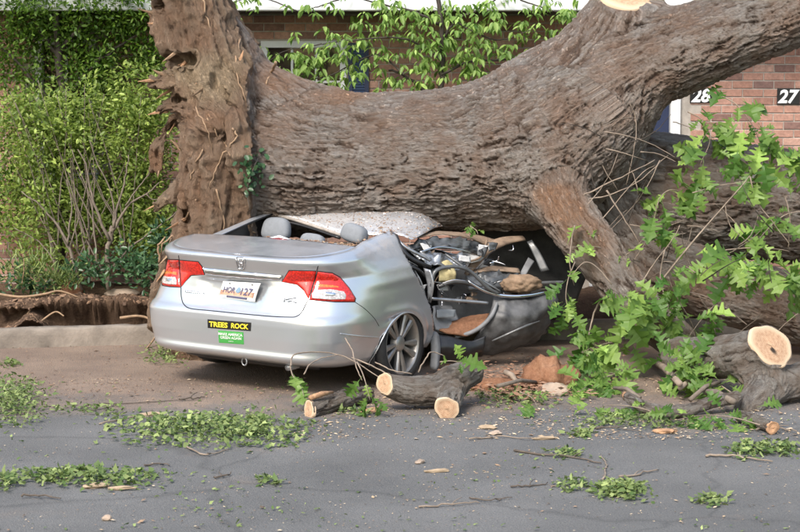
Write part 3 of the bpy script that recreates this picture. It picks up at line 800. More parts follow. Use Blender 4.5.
# soft root/bark border: a wavy line round the collar
px_of = 400 + F_PX * V[:, 0] / V[:, 1]
NO /= np.linalg.norm(NO, axis=1)[:, None] + 1e-9
py_of = CY - F_PX * ((V[:, 2] - CAM_H) * cp + V[:, 1] * sp) / (V[:, 1] * cp - (V[:, 2] - CAM_H) * sp)
collar = -1.40 + 0.06 * np.clip((2.0 - V[:, 2]) / 1.0, -1, 1) + 0.06 * fbm(V * 3.0, 3, 31)       # world x of the line where the bark begins
collar = collar + np.where(V[:, 2] > 2.0, (V[:, 2] - 2.0) * 0.12, 0)
rootness = ((isroot > 0) | (V[:, 0] < collar)) & (V[:, 0] < collar + 0.14)
h = bark_height(U, A, 3, 31.0, 9.5)
# fibrous stripped roots: long strands plus clods of clay
UR = U; fib = fbm(np.stack([UR * 22, A * 3.2, np.zeros_like(U) + ci], 1), 4, 40)
clod = fbm(V * 7.0, 5, 41)
rdg = 1 - np.abs(fbm(np.stack([UR * 9, A * 1.5, np.zeros_like(U) + ci], 1), 3, 47)) * 2.2
hr = 0.5 * fib + 0.45 * rdg + 0.45 * clod + 0.22 * fbm(V * 34, 3, 48) - 0.2
ridge = np.clip(np.where(rootness, 0.5 + 0.5 * hr, h), 0, 1)
low = fbm(V * 1.7, 3, 44) * 0.05 + fbm(V * 4.5, 3, 45) * 0.022
amp = np.array([0.034, 0.03, 0.026, 0.018, 0.03, 0.02] + [0.0] * 20)[ci]
rag = np.abs(fbm(V * np.array([9., 9., 4.]), 3, 46))
cutd = np.abs((V - np.array(P(629, -8, YT - .12))) @ (np.array([0.12, -0.62, 0.78]) / np.linalg.norm([0.12, -0.62, 0.78])))
cutr = np.linalg.norm(V - np.array(P(629, -8, YT - .12)), axis=1)
keep_flat = (cutd < 0.02) & (cutr < 0.4)
disp = np.where(rootness, hr * 0.075 + low * 1.4 - rag * 0.07 + 0.02, (h - 0.5) * np.maximum(amp, 0.02) * 1.25 + low * 0.7)
# deep folds in the trunk towards the collar and in the limb crotches
disp = np.where(keep_flat, 0, disp)
V2 = V + NO * disp[:, None]
# fresh stripped patches
PN = 0.5 * fbm(V * 4.5, 4, 50)
def patch(c, r, soft=0.5):
    d = np.linalg.norm((V - np.array(c)) / np.array(r), axis=1) + PN
    return np.clip((1.15 - d) / soft, 0, 1)
bare = np.zeros(len(V)); rust = np.zeros(len(V))
bare = np.maximum(bare, patch(P(205, 72, YT - .5), (0.36, 0.5, 0.2), 0.7))
bare = np.maximum(bare, patch(P(212, 80, YT - .6), (0.3, 0.5, 0.24), 0.7))
bare = np.maximum(bare, patch(P(222, 92, YT - .5), (0.16, 0.5, 0.16)) * 0.8)
bare = np.maximum(bare, patch(P(160, 204, YT - .4), (0.12, 0.2, 0.1)) * 0.6)
for (x_, y_, q_) in ((556, 196, 1), (566, 210, 1), (578, 226, .8), (590, 242, .55)): rust = np.maximum(rust, q_ * patch(P(x_, y_, YT - .8), (0.19, 0.4, 0.14), 0.6))
rust = np.maximum(rust, patch(P(214, 120, YT - .6), (0.12, 0.4, 0.12), 0.5) * 0.6)
rust = np.maximum(rust, patch(P(156, 158, YT - .1), (0.1, 0.3, 0.1)))
rust = np.maximum(rust, patch(P(275, 80, YT - .3), (0.35, 0.8, 0.16), 0.8) * 0.7)
rust = np.maximum(rust, patch(P(335, 98, YT - .2), (0.35, 0.6, 0.1), 0.8) * 0.6)
rust = np.maximum(rust, patch(P(480, 235, YT - .2), (0.8, 0.8, 0.09), 0.8) * 0.5)
rust = np.maximum(rust, patch(P(740, 290, YT - .4), (0.7, 0.5, 0.22), 1.0) * 0.45)
tree = empty('fallen_tree', (P(400, 165, YT).x, YT, 0), 'huge uprooted oak trunk lying across the crushed silver car', 'tree')
fq = Q
qroot = rootness[fq].mean(1) > 0.5
qc = ci[fq[:, 0]]
grp = np.where(qroot, 100, np.where(qc <= 0, 0, qc)); grp = np.where((grp >= 6) & (grp < 100), 0, grp)
buv = np.stack([U, A, np.zeros_like(U)], 1)
names = {0: ('trunk', 'bark'), 1: ('limb', 'bark'), 2: ('limb_stub', 'bark'), 3: ('limb', 'bark'), 4: ('limb', 'bark'), 5: ('limb', 'bark'), 100: ('root_flare', 'root')}
tree_parts = {}
all_no = NO
for gk, (nm, mt) in names.items():
    fs = fq[grp == gk]
    idx, inv = np.unique(fs, return_inverse=True)
    me = fast_mesh(nm, V2[idx], inv.reshape(-1, 4)[:, ::-1] if False else inv.reshape(-1, 4), True)
    fattr(me, 'ridge', ridge[idx]); fattr(me, 'bare', bare[idx]); fattr(me, 'rust', rust[idx]); vattr(me, 'buv', buv[idx])
    tree_parts[gk] = ob(nm, me, M[mt], tree)
tree_parts[100]['label'] = 'torn brown root flare stripped of its bark'
tree_parts[1]['label'] = 'thick limb rising to the upper right'
tree_parts[3]['label'] = 'limb bent down to the ground with ruddy stripped collar'
tree_parts[4]['label'] = 'limb lying level behind the oak leaves'
tree_parts[5]['label'] = 'low brown limb behind the sawn stub'
cut_face('cut_face', P(629, -8, YT - .12) + Vector((0.12, -0.62, 0.78)).normalized() * .02, (0.12, -0.62, 0.78), 0.272, tree, 1.0, ex=(1.0, 1.08), thick=.03)

# loose rootlets hanging on the flare
M['rootlet'] = plain('rootlet', (0.30, 0.20, 0.125), 0.8, var=0.25, scale=30)
tree_bvh = BVHTree.FromPolygons([Vector(v) for v in V2], [tuple(f) for f in fq])
def on_tree(px, py, off=0.01, fallback=YT - .5):
    d = ray(px, py).normalized()
    hit = tree_bvh.ray_cast(Vector((0, 0, CAM_H)), d, 60)
    if hit[0] is None: return P(px, py, fallback)
    return hit[0] - d * off
rl = [([(203, 0), (207, 20), (215, 40)], .012), ([(207, 118), (214, 130), (224, 143), (231, 156)], .010), ([(232, 128), (236, 133), (234, 141), (229, 146)], .014), ([(203, 150), (197, 160), (193, 172), (191, 180)], .011),
      ([(216, 190), (220, 205), (224, 220), (223, 238)], .011), ([(196, 200), (184, 222), (172, 236), (162, 246), (160, 258)], .013), ([(255, 233), (238, 228), (218, 233), (202, 246), (198, 252)], .012), ([(226, 150), (219, 163), (213, 175), (210, 190)], .009),
      ([(196, 108), (206, 128), (212, 150)], .009), ([(160, 262), (158, 246), (166, 236)], .016), ([(240, 40), (236, 58), (238, 80), (246, 100)], .012), ([(276, 62), (271, 72), (266, 84)], .018)]
for pts, r_ in rl:
    q = spline([on_tree(x, y, 0.008) for x, y in pts], 12) + np.random.default_rng(int(pts[0][0])).normal(0, .005, (12, 3)); r_ *= .75
    MB().tube([Vector(v) for v in q], [r_ * (1 - 0.5 * i / 11) for i in range(12)], 6).build('rootlet', M['rootlet'], tree, True)

# splinters standing off the torn edges
rs = random.Random(9)
for k, (x, y, dx, dy, L) in enumerate([(152, 14, -1, -.3, .16), (158, 22, -1, .1, .12), (150, 80, -1, .1, .14), (160, 74, -1, -.4, .10), (164, 92, -.8, .5, .12), (158, 112, -1, .2, .12), (172, 52, -.8, .6, .14), (178, 66, -.7, .7, .12), (172, 122, -.5, .9, .14), (176, 150, -.6, -.7, .12), (150, 206, -1, .5, .10), (176, 222, -.9, .5, .14), (168, 250, -.8, .9, .16), (162, 268, -.7, 1, .14), (235, 62, .4, -1, .10), (200, 88, -.7, .5, .16), (212, 76, -.8, .3, .18), (190, 62, -.9, .2, .14), (156, 166, -.2, 1, .1), (186, 240, -.5, 1, .15)]):
    a = on_tree(x + 4, y, -.02, YT - .35); d_ = Vector((dx, rs.uniform(-.5, -.1), -dy)).normalized()
    MB().tube([a - d_ * .05, a + d_ * L * .5 + Vector((0, 0, rs.uniform(-.01, .01))), a + d_ * L], [.02, .013, .002], 5, flat=(Vector((rs.gauss(0, 1), rs.gauss(0, 1), rs.gauss(0, 1))).normalized(), .4)).build('splinter', M['heart'] if k % 3 else M['rootlet'], tree)

# ------------------------------------------------------------------ cut logs lying about
def log_thing(name, ch, label, cat, mat, faces, vox=0.0075, seed=70, amp=0.012, group=None, su=26, sa=8):
    V, Q = sdf_mesh(ch, [], vox, pad=0.06)
    V = relax(V, Q, 1); NO = vnormals(V, Q)
    if np.mean(np.sum(NO * (V - V.mean(0)), 1)) < 0: Q = Q[:, ::-1]; NO = -NO
    ci, U, A, T = skin_coords(V, ch)
    NO /= np.linalg.norm(NO, axis=1)[:, None] + 1e-9
    h = bark_height(U, A, seed, su, sa)
    near_cut = np.zeros(len(V))
    for (c, n_, r_) in faces:
        n_ = Vector(n_).normalized(); dd = np.abs((V - np.array(c)) @ np.array(n_)); rr = np.linalg.norm(V - np.array(c), axis=1)
        near_cut = np.maximum(near_cut, ((dd < 0.012) & (rr < r_ * 1.3)).astype(float))
    V2 = V + NO * (((h - 0.6) * amp + fbm(V * 6, 3, seed) * 0.012) * (1 - near_cut))[:, None]
    lo = V2[:, 2].min()
    me = fast_mesh('bark', V2, Q, True)
    fattr(me, 'ridge', np.clip(h, 0, 1)); fattr(me, 'bare', np.zeros(len(V))); fattr(me, 'rust', np.zeros(len(V))); vattr(me, 'buv', np.stack([U, A, U * 0], 1))
    c0 = V2.mean(0)
    e = empty(name, (c0[0], c0[1], max(lo, 0)), label, cat, group)
    o = ob('bark', me, mat, e)
    return e, o

# forked log in front of the wheel
def lp(px, py, Y, r): return (P(px, py, Y), r)
fA, fB, fC = P(385, 384, 11.55), P(447, 409, 11.30), P(470, 372, 11.85)
nA, nB = Vector((-0.75, -0.62, 0.12)), Vector((0.05, -0.95, -0.12))
ch = [dict(pts=[(fA - nA.normalized() * -0.1, 0.078), (fA, 0.08), lp(412, 391, 11.62, 0.098), lp(440, 389, 11.68, 0.115), lp(458, 380, 11.75, 0.11), (fC, 0.10)], k=0.01, cut=[(fA, nA)]),
      dict(pts=[lp(452, 383, 11.72, 0.10), lp(450, 400, 11.5, 0.088), (fB, 0.08), (fB + Vector((0, -0.1, 0)), 0.078)], k=0.06, cut=[(fB, nB)])]
flog, fbk = log_thing('forked_log', ch, 'short forked grey log with two sawn ends beside the rear wheel', 'log', M['grey_bark'], [(fA, nA, .08), (fB, nB, .08)], seed=71, amp=0.014)
cut_face('cut_face', fA, nA, 0.079, flog, 2.0, 0.0); cut_face('cut_face', fB, nB, 0.082, flog, 3.1, 0.25)
# small log left of it
sA, sB = P(309, 410, 11.35), P(352, 396, 11.75)
nS = Vector((-0.82, -0.5, 0.1))
slog, sbk = log_thing('small_log', [dict(pts=[(sA + nS.normalized() * 0.1, 0.062), (sA, 0.062), (sB, 0.066), (P(366, 394, 11.9), 0.06)], k=0.01, cut=[(sA, nS)])], 'short grey log with split pale end left of the forked log', 'log', M['grey_bark'], [(sA, nS, .062)], seed=72, amp=0.012)
cut_face('cut_face', sA, nS, 0.061, slog, 4.0)
sp_ = MB(); a_, b_ = P(310, 398, 11.33), P(333, 392, 11.5)
sp_.tube([a_, a_.lerp(b_, .5) + Vector((0, 0, .006)), b_], [0.018, 0.02, 0.008], 6); sp_.build('split_wood', M['heart'], slog, True)
# sawn stub at the right
cA = P(771, 346, 11.8); nC = Vector((0.42, -0.78, 0.42))
ch = [dict(pts=[(cA + nC.normalized() * 0.15, 0.158), (cA, 0.158), lp(748, 355, 12.0, 0.165), lp(720, 358, 12.35, 0.155), lp(680, 356, 12.8, 0.14)], k=0.01, cut=[(cA, nC)]),
      dict(pts=[lp(756, 368, 11.95, 0.12), lp(766, 388, 11.8, 0.12), lp(754, 402, 11.7, 0.115), lp(748, 408, 11.65, 0.1)], k=0.1),
      dict(pts=[lp(765, 390, 11.85, 0.12), lp(800, 380, 11.95, 0.125), lp(850, 366, 12.1, 0.12)], k=0.1)]
clog, cbk = log_thing('sawn_stub', ch, 'thick forked stub with an oval sawn face and dark heart at the right edge', 'log', M['grey_bark'], [(cA, nC, .158)], vox=0.010, seed=73, amp=0.02, su=20, sa=6)
cut_face('cut_face', cA, nC, 0.160, clog, 5.2, 1.0, ex=(1.2, 0.86), up=Vector((0.55, 0, 0.83)))
# branch on the asphalt with lichen
def lg(px, py, z, r): return (G(px, py, z), r)
bp_ = [lg(626, 396, 0.09, 0.034), lg(645, 408, 0.05, 0.04), lg(668, 413, 0.042, 0.042), lg(690, 410, 0.05, 0.043), lg(712, 402, 0.08, 0.045), lg(735, 398, 0.10, 0.045)]
dirb = (bp_[0][0] - bp_[1][0]).normalized()
blog, bbk = log_thing('broken_branch', [dict(pts=bp_, k=0.01, cut=[(bp_[0][0], dirb)])], 'bent lichen-grey branch with orange broken tip below the oak leaves', 'branch', M['grey_bark'], [(bp_[0][0], dirb, .034)], vox=0.005, seed=74, amp=0.007, su=40, sa=14)
cut_face('cut_face', bp_[0][0], dirb, 0.034, blog, 6.0, mat=M['heart'])
bp_ = [lg(740, 416, 0.042, 0.038), lg(757, 421, 0.042, 0.04), lg(773, 428, 0.042, 0.041)]
dirb = (bp_[2][0] - bp_[1][0]).normalized()
blog2, _ = log_thing('broken_branch', [dict(pts=bp_, k=0.01, cut=[(bp_[2][0], dirb)])], 'short stick of grey branch with torn end below the sawn stub', 'branch', M['grey_bark'], [(bp_[2][0], dirb, .044)], vox=0.005, seed=75, amp=0.006, su=40, sa=14)
cut_face('cut_face', bp_[2][0], dirb, 0.042, blog2, 6.5, mat=M['heart'])
# ================================================================== CRUSHED CAR
TH = R(31)
CS = 1.04
car_right = Vector((math.cos(TH), -math.sin(TH), 0)); car_fwd = Vector((math.sin(TH), math.cos(TH), 0))
axle = G(401, 383) - car_right * 0.86 * CS
CM = Matrix.Translation(axle) @ Matrix.Rotation(-TH, 4, 'Z') @ Matrix.Rotation(R(1.3), 4, 'Y') @ Matrix.Diagonal((CS, CS, 1.0, 1.0))
CMI = CM.inverted()
car = empty('crushed_car', axle, 'silver sedan crushed flat at the front under the fallen trunk', 'car')
def LW(x, y, z): return CM @ Vector((x, y, z))
def to_px(w):
    w = Vector(w); d = w - Vector((0, 0, CAM_H))
    dep = d.y * cp - d.z * sp; up_ = d.y * sp + d.z * cp
    return CX + F_PX * d.x / dep, CY - F_PX * up_ / dep

def paint_material(name, dust, speck):
    m, n, b = new_mat(name)
    g = N(n, 'ShaderNodeNewGeometry'); tc = N(n, 'ShaderNodeTexCoord')
    fl = N(n, 'ShaderNodeTexNoise', Scale=900.0, Detail=1.0); n.links.new(tc.outputs['Object'], fl.inputs['Vector'])
    r0 = ramp(n, [(0.35, (0.63, 0.66, 0.71)), (0.65, (0.66, 0.69, 0.74))]); n.links.new(fl.outputs['Fac'], r0.inputs[0])
    d1 = N(n, 'ShaderNodeTexNoise', Scale=3.5, Detail=7.0, Roughness=0.7); n.links.new(tc.outputs['Object'], d1.inputs['Vector'])
    d2 = N(n, 'ShaderNodeTexNoise', Scale=120.0, Detail=4.0, Roughness=0.7); n.links.new(tc.outputs['Object'], d2.inputs['Vector'])
    sx = N(n, 'ShaderNodeSeparateXYZ'); n.links.new(g.outputs['Normal'], sx.inputs[0])
    up = N(n, 'ShaderNodeMapRange'); up.inputs['From Min'].default_value = 0.2; up.inputs['From Max'].default_value = 0.95; n.links.new(sx.outputs['Z'], up.inputs['Value'])
    at = N(n, 'ShaderNodeAttribute', attribute_name='dirt')
    s = N(n, 'ShaderNodeMath', operation='MULTIPLY_ADD'); s.inputs[1].default_value = dust; n.links.new(up.outputs[0], s.inputs[0]); n.links.new(at.outputs['Fac'], s.inputs[2])
    a = ramp(n, [(0.35, (0, 0, 0)), (0.7, (1, 1, 1))]); n.links.new(d1.outputs['Fac'], a.inputs[0])
    c = ramp(n, [(0.42, (0, 0, 0)), (0.60, (1, 1, 1))]); n.links.new(d2.outputs['Fac'], c.inputs[0])
    ac = N(n, 'ShaderNodeMath', operation='MULTIPLY_ADD'); ac.inputs[1].default_value = speck; n.links.new(c.outputs[0], ac.inputs[0]); n.links.new(a.outputs[0], ac.inputs[2])
    f = N(n, 'ShaderNodeMath', operation='MULTIPLY', use_clamp=True); n.links.new(s.outputs[0], f.inputs[0]); n.links.new(ac.outputs[0], f.inputs[1])
    dc = ramp(n, [(0.35, (0.26, 0.18, 0.13)), (0.65, (0.42, 0.36, 0.31))]); n.links.new(d2.outputs['Fac'], dc.inputs[0])
    mx = N(n, 'ShaderNodeMixRGB'); n.links.new(f.outputs[0], mx.inputs[0]); n.links.new(r0.outputs[0], mx.inputs[1]); n.links.new(dc.outputs[0], mx.inputs[2])
    n.links.new(mx.outputs[0], b.inputs['Base Color'])
    mr = N(n, 'ShaderNodeMapRange'); mr.inputs['To Min'].default_value = 0.72; mr.inputs['To Max'].default_value = 0.0; n.links.new(f.outputs[0], mr.inputs['Value']); n.links.new(mr.outputs[0], b.inputs['Metallic'])
    rr = N(n, 'ShaderNodeMapRange'); rr.inputs['To Min'].default_value = 0.28; rr.inputs['To Max'].default_value = 0.9; n.links.new(f.outputs[0], rr.inputs['Value']); n.links.new(rr.outputs[0], b.inputs['Roughness'])
    cw = N(n, 'ShaderNodeMapRange'); cw.inputs['To Min'].default_value = 0.8; cw.inputs['To Max'].default_value = 0.0; n.links.new(f.outputs[0], cw.inputs['Value']); n.links.new(cw.outputs[0], b.inputs['Coat Weight'])
    b.inputs['Coat Roughness'].default_value = 0.05
    return m
M['paint'] = paint_material('silver_paint', 0.22, 0.0)
M['roof_paint'] = paint_material('littered_silver_paint', 0.32, 0.8)
M['chrome'] = plain('chrome', (0.75, 0.75, 0.78), 0.12, metal=1.0)
M['seam'] = plain('panel_gap', (0.012, 0.012, 0.014), 0.7)
M['black_trim'] = plain('black_trim', (0.018, 0.018, 0.02), 0.35, var=0.3, scale=20)
M['black_metal'] = plain('black_painted_metal', (0.085, 0.09, 0.096), 0.35, coat=0.3, var=0.4, scale=10)
M['grey_metal'] = plain('bare_grey_metal', (0.34, 0.35, 0.37), 0.35, metal=0.7, var=0.3, scale=14)
M['dusty_metal'] = plain('dusty_panel', (0.25, 0.18, 0.13), 0.8, var=0.35, scale=16, bump=0.004)
M['seat'] = plain('grey_seat_cloth', (0.21, 0.225, 0.25), 0.85, var=0.08, scale=40, bump=0.002, bscale=300)
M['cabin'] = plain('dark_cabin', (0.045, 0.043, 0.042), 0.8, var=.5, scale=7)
M['trim_grey'] = plain('grey_cabin_trim', (0.17, 0.175, 0.185), 0.7, var=.3, scale=9)
M['rubber'] = plain('tyre_rubber', (0.02, 0.02, 0.021), 0.75, var=0.3, scale=30, bump=0.003, bscale=80)
M['rim'] = plain('dusty_alloy', (0.36, 0.34, 0.32), 0.42, metal=0.7, var=0.25, scale=12)
M['foam'] = plain('yellow_foam', (0.46, 0.40, 0.22), 0.9, var=0.25, scale=25)
def lens_material(name, col, em=0.0):
    m, n, b = new_mat(name)
    tc = N(n, 'ShaderNodeTexCoord')
    w = N(n, 'ShaderNodeTexVoronoi', Scale=70.0); n.links.new(tc.outputs['Object'], w.inputs['Vector'])
    r = ramp(n, [(0.1, col), (0.7, tuple(c * 0.55 for c in col))]); n.links.new(w.outputs['Distance'], r.inputs[0]); n.links.new(r.outputs[0], b.inputs['Base Color'])
    b.inputs['Roughness'].default_value = 0.1; b.inputs['Coat Weight'].default_value = 1.0; b.inputs['Coat Roughness'].default_value = 0.03
    b.inputs['Subsurface Weight'].default_value = 0.0
    bp = N(n, 'ShaderNodeBump', Strength=0.25, Distance=0.003); n.links.new(w.outputs['Distance'], bp.inputs['Height']); n.links.new(bp.outputs[0], b.inputs['Normal'])
    return m
M['red_lens'] = lens_material('red_lens', (0.80, 0.03, 0.02))
M['red_dark'] = lens_material('deep_red_lens', (0.40, 0.006, 0.012))
M['amber'] = lens_material('amber_lens', (0.9, 0.22, 0.03))
M['clear'] = lens_material('clear_lens', (0.66, 0.62, 0.62))

def ip(z, t): return np.interp(z, [a for a, _ in t], [b for _, b in t])
WZ = [(.225, .79), (.265, .82), (.33, .848), (.42, .868), (.55, .876), (.70, .87), (.82, .858), (.90, .848), (.965, .832), (1.0, .80), (1.02, .755)]
YZ = [(.225, -.82), (.245, -.89), (.268, -.930), (.295, -.948), (.335, -.940), (.42, -.955), (.52, -.966), (.572, -.968), (.598, -.95), (.612, -.925), (.64, -.912), (.74, -.895), (.80, -.892), (.85, -.893), (.91, -.910), (.965, -.938), (.992, -.950), (1.006, -.942), (1.02, -.89)]
def smooth_tab(t):
    zs_ = np.linspace(t[0][0], t[-1][0], 400); v = np.interp(zs_, [a for a, _ in t], [b for _, b in t])
    k = np.hanning(7); k /= k.sum(); vp = np.pad(v, 3, mode='edge'); return zs_, np.convolve(vp, k, 'valid')
WZs, YZs = smooth_tab(WZ), smooth_tab(YZ)
NEXP = 6.0
NZ = 74; ZB, ZTOP = .225, 1.02
def ztop(y): return 0.0 + 0.065 * np.clip((y + .90) / .5, 0, 1) ** 1.0          # rise of the shoulder towards the cabin
nside, ncor = 92, 70
YF = 1.05
plan = []      # (kind, param) right front -> right rear -> left
ys_ = np.linspace(YF, 0.0, nside)
ang = np.linspace(math.pi / 2, 0, ncor) ** 1.0
par = [('s', y, 1) for y in ys_] + [('c', a, 1) for a in ang[1:]] + [('c', a, -1) for a in ang[::-1][1:]] + [('s', y, -1) for y in ys_[::-1][1:]]
nu = len(par)
vz = np.linspace(0, 1, NZ)
V = np.zeros((nu, NZ, 3))
for i, (kd, q, sg) in enumerate(par):
    zr = ZB + (ZTOP - ZB) * vz
    w = np.interp(zr, *WZs); yr = np.interp(zr, *YZs)
    if kd == 's':
        x = w * sg; y = np.full(NZ, q)
    else:
        ne = np.interp(zr, [.55, .85, .98], [NEXP, 3.3, 4.2])
        x = sg * w * abs(math.sin(q)) ** (2 / ne); y = yr * abs(math.cos(q)) ** (2 / ne)
    zx = 0.085 * np.clip((y + .42) / .5, 0, 1) * (sg > 0)
    rise = (ztop(y) + zx) * np.clip((zr - .62) / (1.02 - .62), 0, 1)
    V[i] = np.stack([x, y, zr + rise], 1)
# tuck-under of the rocker, shoulder crease, plate recess
X, Y, Z = V[..., 0], V[..., 1], V[..., 2]
crease = np.exp(-((Z - .80 - .03 * (Y + .5)) / .035) ** 2) * np.clip((Y + .55) / .3, 0, 1) * .008
X += np.sign(X) * crease
rec_w = np.interp(Z, [.60, .80], [.20, .285])
rec = (1 / (1 + np.exp((np.abs(X + 0.0) - rec_w) / .008))) * (1 / (1 + np.exp(-(Z - .635) / .008))) * (1 / (1 + np.exp((Z - .815) / .008))) * (Y < -.5)
Y += rec * .028
lean = np.clip((Y + .55) / .25, 0, 1) * np.clip((Z - .90) / .18, 0, 1)
X -= np.sign(X) * lean * .065
# wheel arch
AC = (0.0, 0.215); AR = 0.345
d = np.hypot(Y - AC[0], Z - AC[1])
flare = np.exp(-((d - AR - .03) / .03) ** 2) * (np.abs(X) > .6) * .012
X += np.sign(X) * flare
ycut = np.interp(Z, [.18, .35, .55, .72, .88, 1.0, 1.1, 1.25], [.50, .48, .40, .27, .14, .09, .09, .10])
kill = ((d < AR) & (np.abs(X) > .6) & (Y > -.5)) | ((X > 0) & (Y > ycut)) | ((X < 0) & (Y > .38)) | ((X < 0) & (Y > -.40) & (Z > .985))
Vf = V.reshape(-1, 3); killf = kill.reshape(-1)
F = grid_faces(nu, NZ)
kf = killf[F]
# snap the border vertices of partly removed faces on to the arch / door edge
part_f = kf.any(1) & ~kf.all(1)
for f in F[part_f]:
    for q in f:
        if killf[q]:
            x, y, z = Vf[q]
            if math.hypot(y - AC[0], z - AC[1]) < AR and abs(x) > .6:
                r_ = math.hypot(y - AC[0], z - AC[1]); Vf[q, 1] = AC[0] + (y - AC[0]) / r_ * AR; Vf[q, 2] = max(AC[1] + (z - AC[1]) / r_ * AR, .225); killf[q] = False
            elif x > 0 and q not in (): pass
F = F[~(killf[F]).any(1)]
Vw = np.array([CM @ Vector(v) for v in Vf])
dirt = np.zeros(len(Vf))
dirt += 1.0 * np.exp(-((Vf[:, 2] - 1.06) / .07) ** 2) * (Vf[:, 0] > .5) * np.clip((Vf[:, 1] + .55) / .3, 0, 1)
dirt += .6 * np.exp(-((Vf[:, 2] - .88) / .05) ** 2) * (Vf[:, 0] > .6) * np.clip((Vf[:, 1] + .35) / .2, 0, 1)
dirt += .10 * np.clip((.32 - Vf[:, 2]) / .14, 0, 1) + .10 * np.exp(-((d.reshape(-1) - AR) / .06) ** 2) * (np.abs(Vf[:, 0]) > .6)
used, inv = np.unique(F, return_inverse=True)
me = fast_mesh('body', Vw[used], inv.reshape(-1, 4)[:, ::-1], True); fattr(me, 'dirt', dirt[used])
body = ob('body', me, M['paint'], car)
sm = body.modifiers.new('thickness', 'SOLIDIFY'); sm.thickness = 0.012; sm.offset = -1
# deck lid
ring = V[:, -1, :]
half = nu // 2
rr_ = [i for i in range(half, -1, -1) if ring[i, 1] <= -.41]
Dv, Df = [], []
nxs = 41
for i in rr_:
    a = ring[i]; b = ring[nu - 1 - i]
    for k in range(nxs):
        t = k / (nxs - 1); p = a * (1 - t) + b * t
        p = p + np.array([0, 0, .016 * (1 - (2 * t - 1) ** 2) * np.clip((p[1] + .9) / .3, 0, 1)])
        Dv.append(LW(*p))
Df = grid_faces(len(rr_), nxs)
me = fast_mesh('deck_lid', np.array([tuple(v) for v in Dv]), Df, True); fattr(me, 'dirt', np.zeros(len(Dv)))
deck = ob('deck_lid', me, M['paint'], car)
sm = deck.modifiers.new('thickness', 'SOLIDIFY'); sm.thickness = 0.01; sm.offset = -1
deck.data.update()
if deck.data.polygons[200].normal.z < 0: deck.data.flip_normals()
body_bvh = BVHTree.FromPolygons([Vector(v) for v in np.vstack([Vw, np.array([tuple(v) for v in Dv])])], [tuple(f) for f in F] + [tuple(int(q) + len(Vw) for q in f) for f in Df])
CAMP = Vector((0, 0, CAM_H))
def hit(px, py, off=0.0):
    d_ = ray(px, py).normalized()
    h_ = body_bvh.ray_cast(CAMP, d_, 60)
    if h_[0] is None: return P(px, py, 12.9), -d_
    n_ = h_[1] if h_[1].dot(d_) < 0 else -h_[1]
    return h_[0] + n_ * off, n_
from mathutils.geometry import delaunay_2d_cdt
def px_patch(name, poly, mat, off, parent, step=1.3, rim=0.0, bulge=0.0):
    """panel of any outline laid on the body: outline and inner points are carried on to its surface, rim lower than the middle"""
    pv = [Vector(p) for p in poly]; dense = []
    for a, b in zip(pv, pv[1:] + pv[:1]):
        k = max(1, int((b - a).length / step))
        dense += [a.lerp(b, j / k) for j in range(k)]
    nb = len(dense); x0 = min(p.x for p in dense); x1 = max(p.x for p in dense); y0 = min(p.y for p in dense); y1 = max(p.y for p in dense)
    def inside(p):
        c = False
        for a, b in zip(dense, dense[1:] + dense[:1]):
            if (a.y > p.y) != (b.y > p.y) and p.x < (b.x - a.x) * (p.y - a.y) / (b.y - a.y) + a.x: c = not c
        return c
    def edist(p): return min((p - q).length for q in dense)
    pts = list(dense); ed = [0.0] * nb
    y = y0 + step * .5
    while y < y1:
        x = x0 + step * .5
        while x < x1:
            q = Vector((x, y))
            if inside(q):
                e = edist(q)
                if e > step * .55: pts.append(q); ed.append(e)
            x += step
        y += step
    vs, es, fs, *_ = delaunay_2d_cdt(pts, [(i, (i + 1) % nb) for i in range(nb)], [], 1, 1e-4)
    out = []
    for q in vs:
        e = edist(q)
        k = min(1, e / 1.2)
        w, n_ = hit(q.x, q.y)
        out.append(w + n_ * (rim + (off - rim) * k + bulge * min(1, e / 5)))
    fl = []
    for f in fs:
        a, b, c_ = [out[i] for i in f[:3]]
        nn_ = (b - a).cross(c_ - a)
        fl.append(tuple(f) if nn_.dot(CAMP - a) > 0 else tuple(reversed(f)))
    return ob(name, mesh_from(name, out, fl, True), mat, parent)
def px_line(name, pts, r_, mat, parent, off=0.0, seg=6, n=None, taper=False, flat=None):
    q = spline(pts, n or max(6, int(sum(math.dist(a, b) for a, b in zip(pts, pts[1:])) / 2)))
    w = [hit(a, b, off)[0] for a, b in q]
    rad = [r_ * (0.4 + 0.6 * math.sin(math.pi * i / (len(w) - 1))) if taper else r_ for i in range(len(w))]
    return MB().tube(w, rad, seg, flat=flat).build(name, mat, parent, True)

